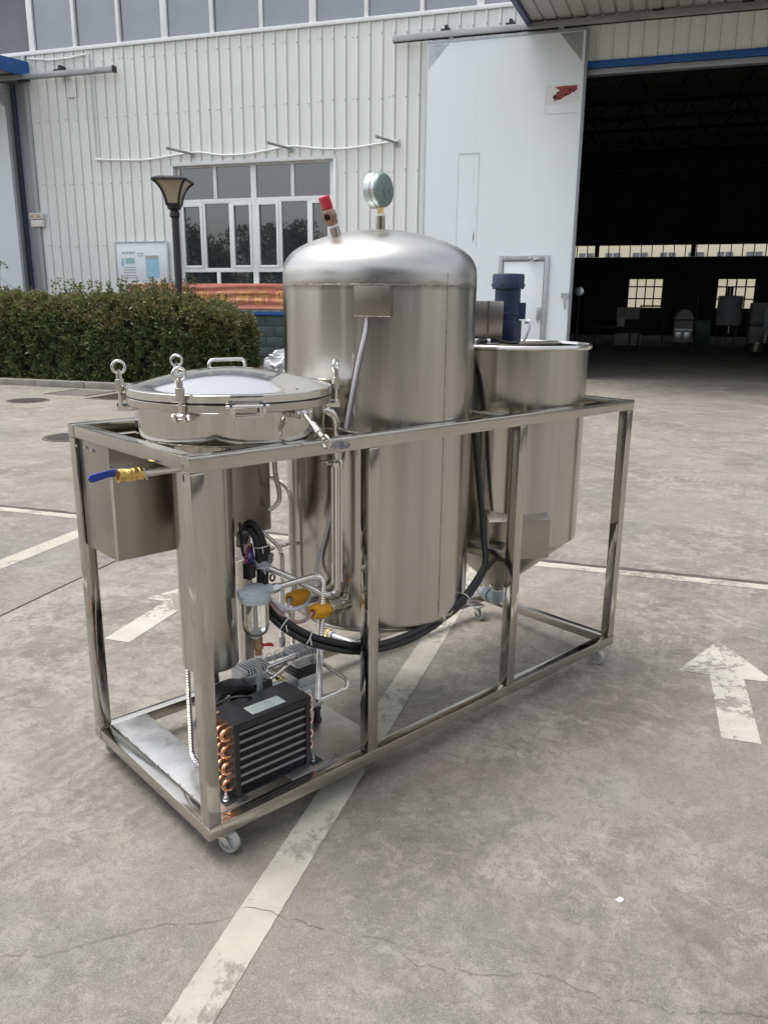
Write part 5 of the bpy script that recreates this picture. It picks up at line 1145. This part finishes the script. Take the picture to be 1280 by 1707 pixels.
dv = part('drain_valve', MB().lathe([(.009, .485), (.0125, .483), (.0125, .466), (.0145, .464), (.0145, .450), (.010, .446), (.010, .425)], (FA + .006, FB, 0), 16), 'bronze', fl)
part('tape_ring', MB().cyl((FA + .006, FB, .425), (FA + .006, FB, .430), .0125, n=14), 'white_plastic', dv); part('lever', MB().prism([(0, -.004), (.028, -.007), (.036, -.012), (.036, -.020), (.024, -.016), (0, -.010)], .008, (FA + .010, FB - .010, .470), (1, -.1, 0), (0, 0, 1)), 'red_plastic', dv, bevel=.002)
part('down_pipe', MB().cyl((FA + .006, FB, .30), (FA + .006, FB, .425), .009, n=14), 'galvanised', fl)

# ------------------------------------------------------------------ heater plugs
hl = ['yellow heater plug on the tank stub lying farther back, behind the white cable', 'yellow heater plug on the tank stub nearer the front rail']
for i, (p0, p1) in enumerate((((.50, .252, .543), (.435, .239, .554)), ((.525, .180, .516), (.462, .162, .527)))):
    p0, p1 = Vector(p0), Vector(p1); d = (p1 - p0).normalized(); L = (p1 - p0).length
    h_ = thing('heater_plug', hl[i], 'heater plug', p0, group='yellow heater plugs on the tank', **TT)
    part('cap', MB().lathe([(.0, .001), (.0265, .001), (.0265, L * .55), (.024, L * .62), (.021, L * .98), (.018, L), (.009, L)], p0, 8, d), 'yellow_plastic', h_, bevel=.0015); part('opening', MB().cyl(p0 + d * (L - .004), p0 + d * (L + .0006), .0095, n=14), 'poster_red', h_)

# ------------------------------------------------------------------ hoses, tubes, cables
def hose(nm, label, cat, pts, r, m, corr=None, n=10, rad=.02, sm=False, ends=None, em='zinc', group=None):
    P = smooth(pts, 8) if sm else fillet(pts, rad, 8)
    h_ = thing(nm, label, cat, pts[-1], group=group, **TT); part('tube', MB().tube(P, r, n, corr), m, h_)
    for p, q, k in (ends or []):
        p, q = Vector(p), Vector(q); d = (q - p).normalized()
        part('end_nut', MB().hexa(p - d * .004, p + d * k, r * 1.55).cyl(p + d * k, p + d * (k + .008), r * 1.25, n=14), em, h_, bevel=.0006)
    return h_
CO = (.0076, .0014)
hose('corrugated_hose', 'bright corrugated hose arching from the filter bowl and dropping to the pump', 'hose', [(.338, .196, .6195), (.480, .170, .634), (.508, .168, .62), (.486, .170, .236)], .0094, 'steel_hose', CO, rad=.022, ends=[((.347, .1955, .6195), (.480, .170, .632), .016)])
hose('corrugated_hose', 'corrugated tube making a wide loop from the hose foot to the rear pump head', 'hose', [(.482, .172, .230), (.622, .200, .211), (.650, .225, .222), (.552, .298, .318), (.532, .252, .321)][:4] + [(.560, .30, .318)], .0074, 'steel_hose', CO, rad=.016, ends=[((.556, .304, .321), (.640, .232, .235), .02)], em='white_plastic')
hose('corrugated_hose', 'zigzag corrugated tube from the black cables to the brass nut above the condenser', 'hose', [(.470, .30, .50), (.487, .30, .43), (.563, .30, .362), (.540, .285, .342), (.372, .262, .345), (.360, .260, .334), (.408, .260, .299)], .0074, 'steel_hose', CO, rad=.014, ends=[((.402, .260, .303), (.436, .26, .277), .012)], em='brass')
hose('corrugated_hose', 'corrugated tube rising from the pump fitting and bending to the cabinet bottom', 'hose', [(.489, .36, .345), (.498, .36, .665), (.482, .46, .712)], .0075, 'steel_hose', CO, rad=.04, ends=[((.489, .36, .372), (.489, .36, .345), .02)])
hose('corrugated_hose', 'long corrugated tube running down along the left side of the big tank', 'hose', [(.522, .45, .882), (.570, .425, .845), (.572, .41, .80), (.570, .41, .55), (.545, .38, .33)], .0072, 'steel_hose', CO, rad=.03)
hose('corrugated_hose', 'corrugated tube curling in a short loop at the right end of the cabinet', 'hose', [(.521, .42, 1.0), (.519, .42, .90), (.532, .415, .835), (.528, .415, .800), (.505, .44, .776)], .0078, 'steel_hose', CO, rad=.035)
hose('corrugated_hose', 'horizontal corrugated tube crossing behind the black cable bundle', 'hose', [(.360, .47, .625), (.502, .45, .642), (.590, .44, .650)], .0078, 'steel_hose', CO, rad=.05)
hose('corrugated_hose', 'corrugated tube hanging down beside the near corner post to the base sheet', 'hose', [(.190, .41, .52), (.165, .375, .44), (.138, .330, .32), (.119, .296, .135), (.127, .272, .112), (.150, .255, .113)], .0072, 'steel_hose', CO, rad=.02, ends=[((.138, .264, .1125), (.150, .255, .113), .012)])
cabA = [(.356, .36, .72), (.345, .33, .764), (.347, .30, .785), (.356, .28, .768), (.362, .27, .727), (.366, .27, .663), (.359, .26, .593), (.353, .22, .550), (.369, .17, .515), (.417, .12, .476), (.485, .08, .444), (.558, .060, .420), (.652, .057, .401), (.780, .057, .398), (.902, .057, .420), (1.021, .062, .461), (1.105, .072, .515)]
tails = [[(1.151, .09, .558), (1.19, .14, .658), (1.204, .18, .821), (1.197, .2, .966), (1.206, .22, 1.036), (1.23, .25, 1.15), (1.30, .30, 1.27), (1.37, .315, 1.285)], [(1.158, .094, .556), (1.20, .145, .658), (1.214, .186, .821), (1.209, .205, .966), (1.216, .226, 1.036), (1.24, .256, 1.15)], [(1.150, .085, .530), (1.20, .088, .556), (1.25, .11, .575), (1.33, .15, .582)]]
cbl = ['black cable climbing beside the hopper to the terminal box, outermost of the tied bundle', 'second black cable climbing beside the hopper next to the outermost one', 'black cable of the bundle that ends at the box on the lower hopper']
for i, (t_, off) in enumerate(zip(tails, ((.0, 0, .008), (.011, .004, -.004), (-.010, .002, -.009)))):
    pts = [tuple(Vector(p) + Vector(off) * (1.0 if k < 13 else 1.35) + Vector((noise.noise((k * .6, i, 0)), 0, noise.noise((k * .6, i, 5)))) * .004) for k, p in enumerate(cabA)] + t_
    o = solo('power_cable', MB().tube(smooth(pts, 8), .0098, 12), 'black_rubber', cbl[i], 'cable', base=pts[0], group='black cables tied in a bundle', **TT)
tie = thing('cable_ties', 'white nylon ties holding the black cable bundle together', 'cable tie', cabA[4], **TT)
for k in (4, 5, 8, 9, 11, 14, 15):
    p, d = Vector(cabA[k]), (Vector(cabA[k + 1]) - Vector(cabA[k - 1])).normalized()
    part('tie', MB().torus(p, d, .0215, .0016, 22, 6).tube([p + Vector((-.01, -.02, .004)), p + Vector((-.012, -.028, -.014))], .0013, 5), 'nylon_tie', tie)
hose('sensor_cable', 'thin white cable from the sensor box down the big tank to the yellow plug', 'cable', [(.648, .137, 1.376), (.640, .135, 1.33), (.633, .155, 1.25), (.624, .175, 1.15), (.613, .196, 1.026), (.607, .208, .962), (.597, .232, .821), (.588, .26, .713), (.575, .285, .62), (.539, .262, .556), (.473, .2, .545), (.42, .17, .549), (.377, .165, .56), (.345, .19, .585), (.334, .215, .61)], .0052, 'cable_white', sm=True)
hose('heater_cable', 'pinkish cable curling from the nearer yellow plug into the black bundle', 'cable', [(.462, .162, .527), (.44, .158, .515), (.416, .165, .509), (.38, .17, .523), (.35, .19, .56), (.335, .21, .60)], .0055, 'cable_pink', sm=True)
hose('heater_cable', 'thin grey cable running from the farther yellow plug to the bundle', 'cable', [(.436, .239, .554), (.41, .215, .535), (.38, .195, .54), (.35, .205, .58), (.34, .22, .62)], .0045, 'cable_white', sm=True)
cx_ = thing('cable_connector', 'small black multi wire connector with blue and red wires hanging beside the black cables', 'connector', (.322, .27, .665), **TT)
part('plug', MB().box((.318, .268, .662), (.030, .026, .046), rz=.4), 'black_plastic', cx_, bevel=.003)
for k, (m_, dx) in enumerate((('blue_vinyl', .006), ('blue_vinyl', -.004), ('red_plastic', -.012), ('black_rubber', .012))): part('wire', MB().tube(smooth([(.318 + dx, .268, .68), (.322 + dx, .272, .705), (.335 + dx * .4, .285, .715 + .006 * k), (.35, .30, .70)], 6), .003, 7), m_, cx_)
solo('wire_loop', MB().tube(smooth([(.312, .30, .80), (.309, .29, .77), (.306, .285, .735), (.310, .28, .705), (.325, .275, .69)], 8), .0045, 8), 'black_rubber', 'thin black wire hanging in front of the cabinet left of the cable arch', 'wire', base=(.312, .3, .8), **TT)
hose('thin_tube', 'thin bright bent tube looping between the two pump heads', 'tube', [(.347, .244, .321), (.347, .215, .33), (.40, .205, .365), (.50, .215, .365), (.532, .245, .321)], .0042, 'steel_bright', rad=.02)
hose('thin_tube', 'thin black wire pair drooping from the pump motor over the condenser top', 'tube', [(.30, .27, .25), (.27, .20, .30), (.235, .165, .331), (.20, .19, .332), (.16, .24, .30)], .0042, 'black_rubber', sm=True)
vb = thing('valve_block', 'small dark grey valve block beside the tied cables below the cabinet', 'valve', (.40, .30, .66), **TT)
part('body', MB().box((.402, .305, .672), (.034, .030, .030), rz=.5), 'door_edge', vb, bevel=.003); part('coil', MB().cyl((.402, .305, .687), (.402, .305, .712), .012, n=16), 'black_plastic', vb); part('port', MB().cyl((.385, .295, .670), (.372, .288, .668), .008, n=12).cyl((.419, .314, .672), (.432, .321, .672), .008, n=12), 'brass', vb)
sn = thing('pipe_union', 'dark pipe union at the upper end of the slanted polished pipe', 'pipe union', (.36, .275, .668), **TT)
part('nut', MB().hexa((.350, .286, .674), (.382, .263, .655), .022), 'door_edge', sn, bevel=.001); part('body', MB().cyl((.335, .297, .683), (.352, .285, .673), .017, n=16), 'door_edge', sn)
part('ring', MB().torus((.398, .27, .622), (.3, -1, .1), .010, .003, 18, 8), 'black_rubber', sn)
df = thing('drain_fitting', 'brass hose fitting on the bright drain pipe below the big tank', 'fitting', (.875, .62, .205), **TT)
part('body', MB().lathe([(.014, 0), (.019, .002), (.019, .018), (.015, .020), (.015, .026), (.018, .028), (.018, .042), (.012, .044)], (.858, .63, .205), 8, (.12, -.99, 0)), 'brass', df); part('tape', MB().cyl((.8635, .587, .205), (.8655, .572, .205), .0145, n=14), 'white_plastic', df); part('lever', MB().cyl((.857, .635, .215), (.855, .64, .245), .006, n=8).b2((.845, .62, .242), (.865, .66, .248)), 'galvanised', df)
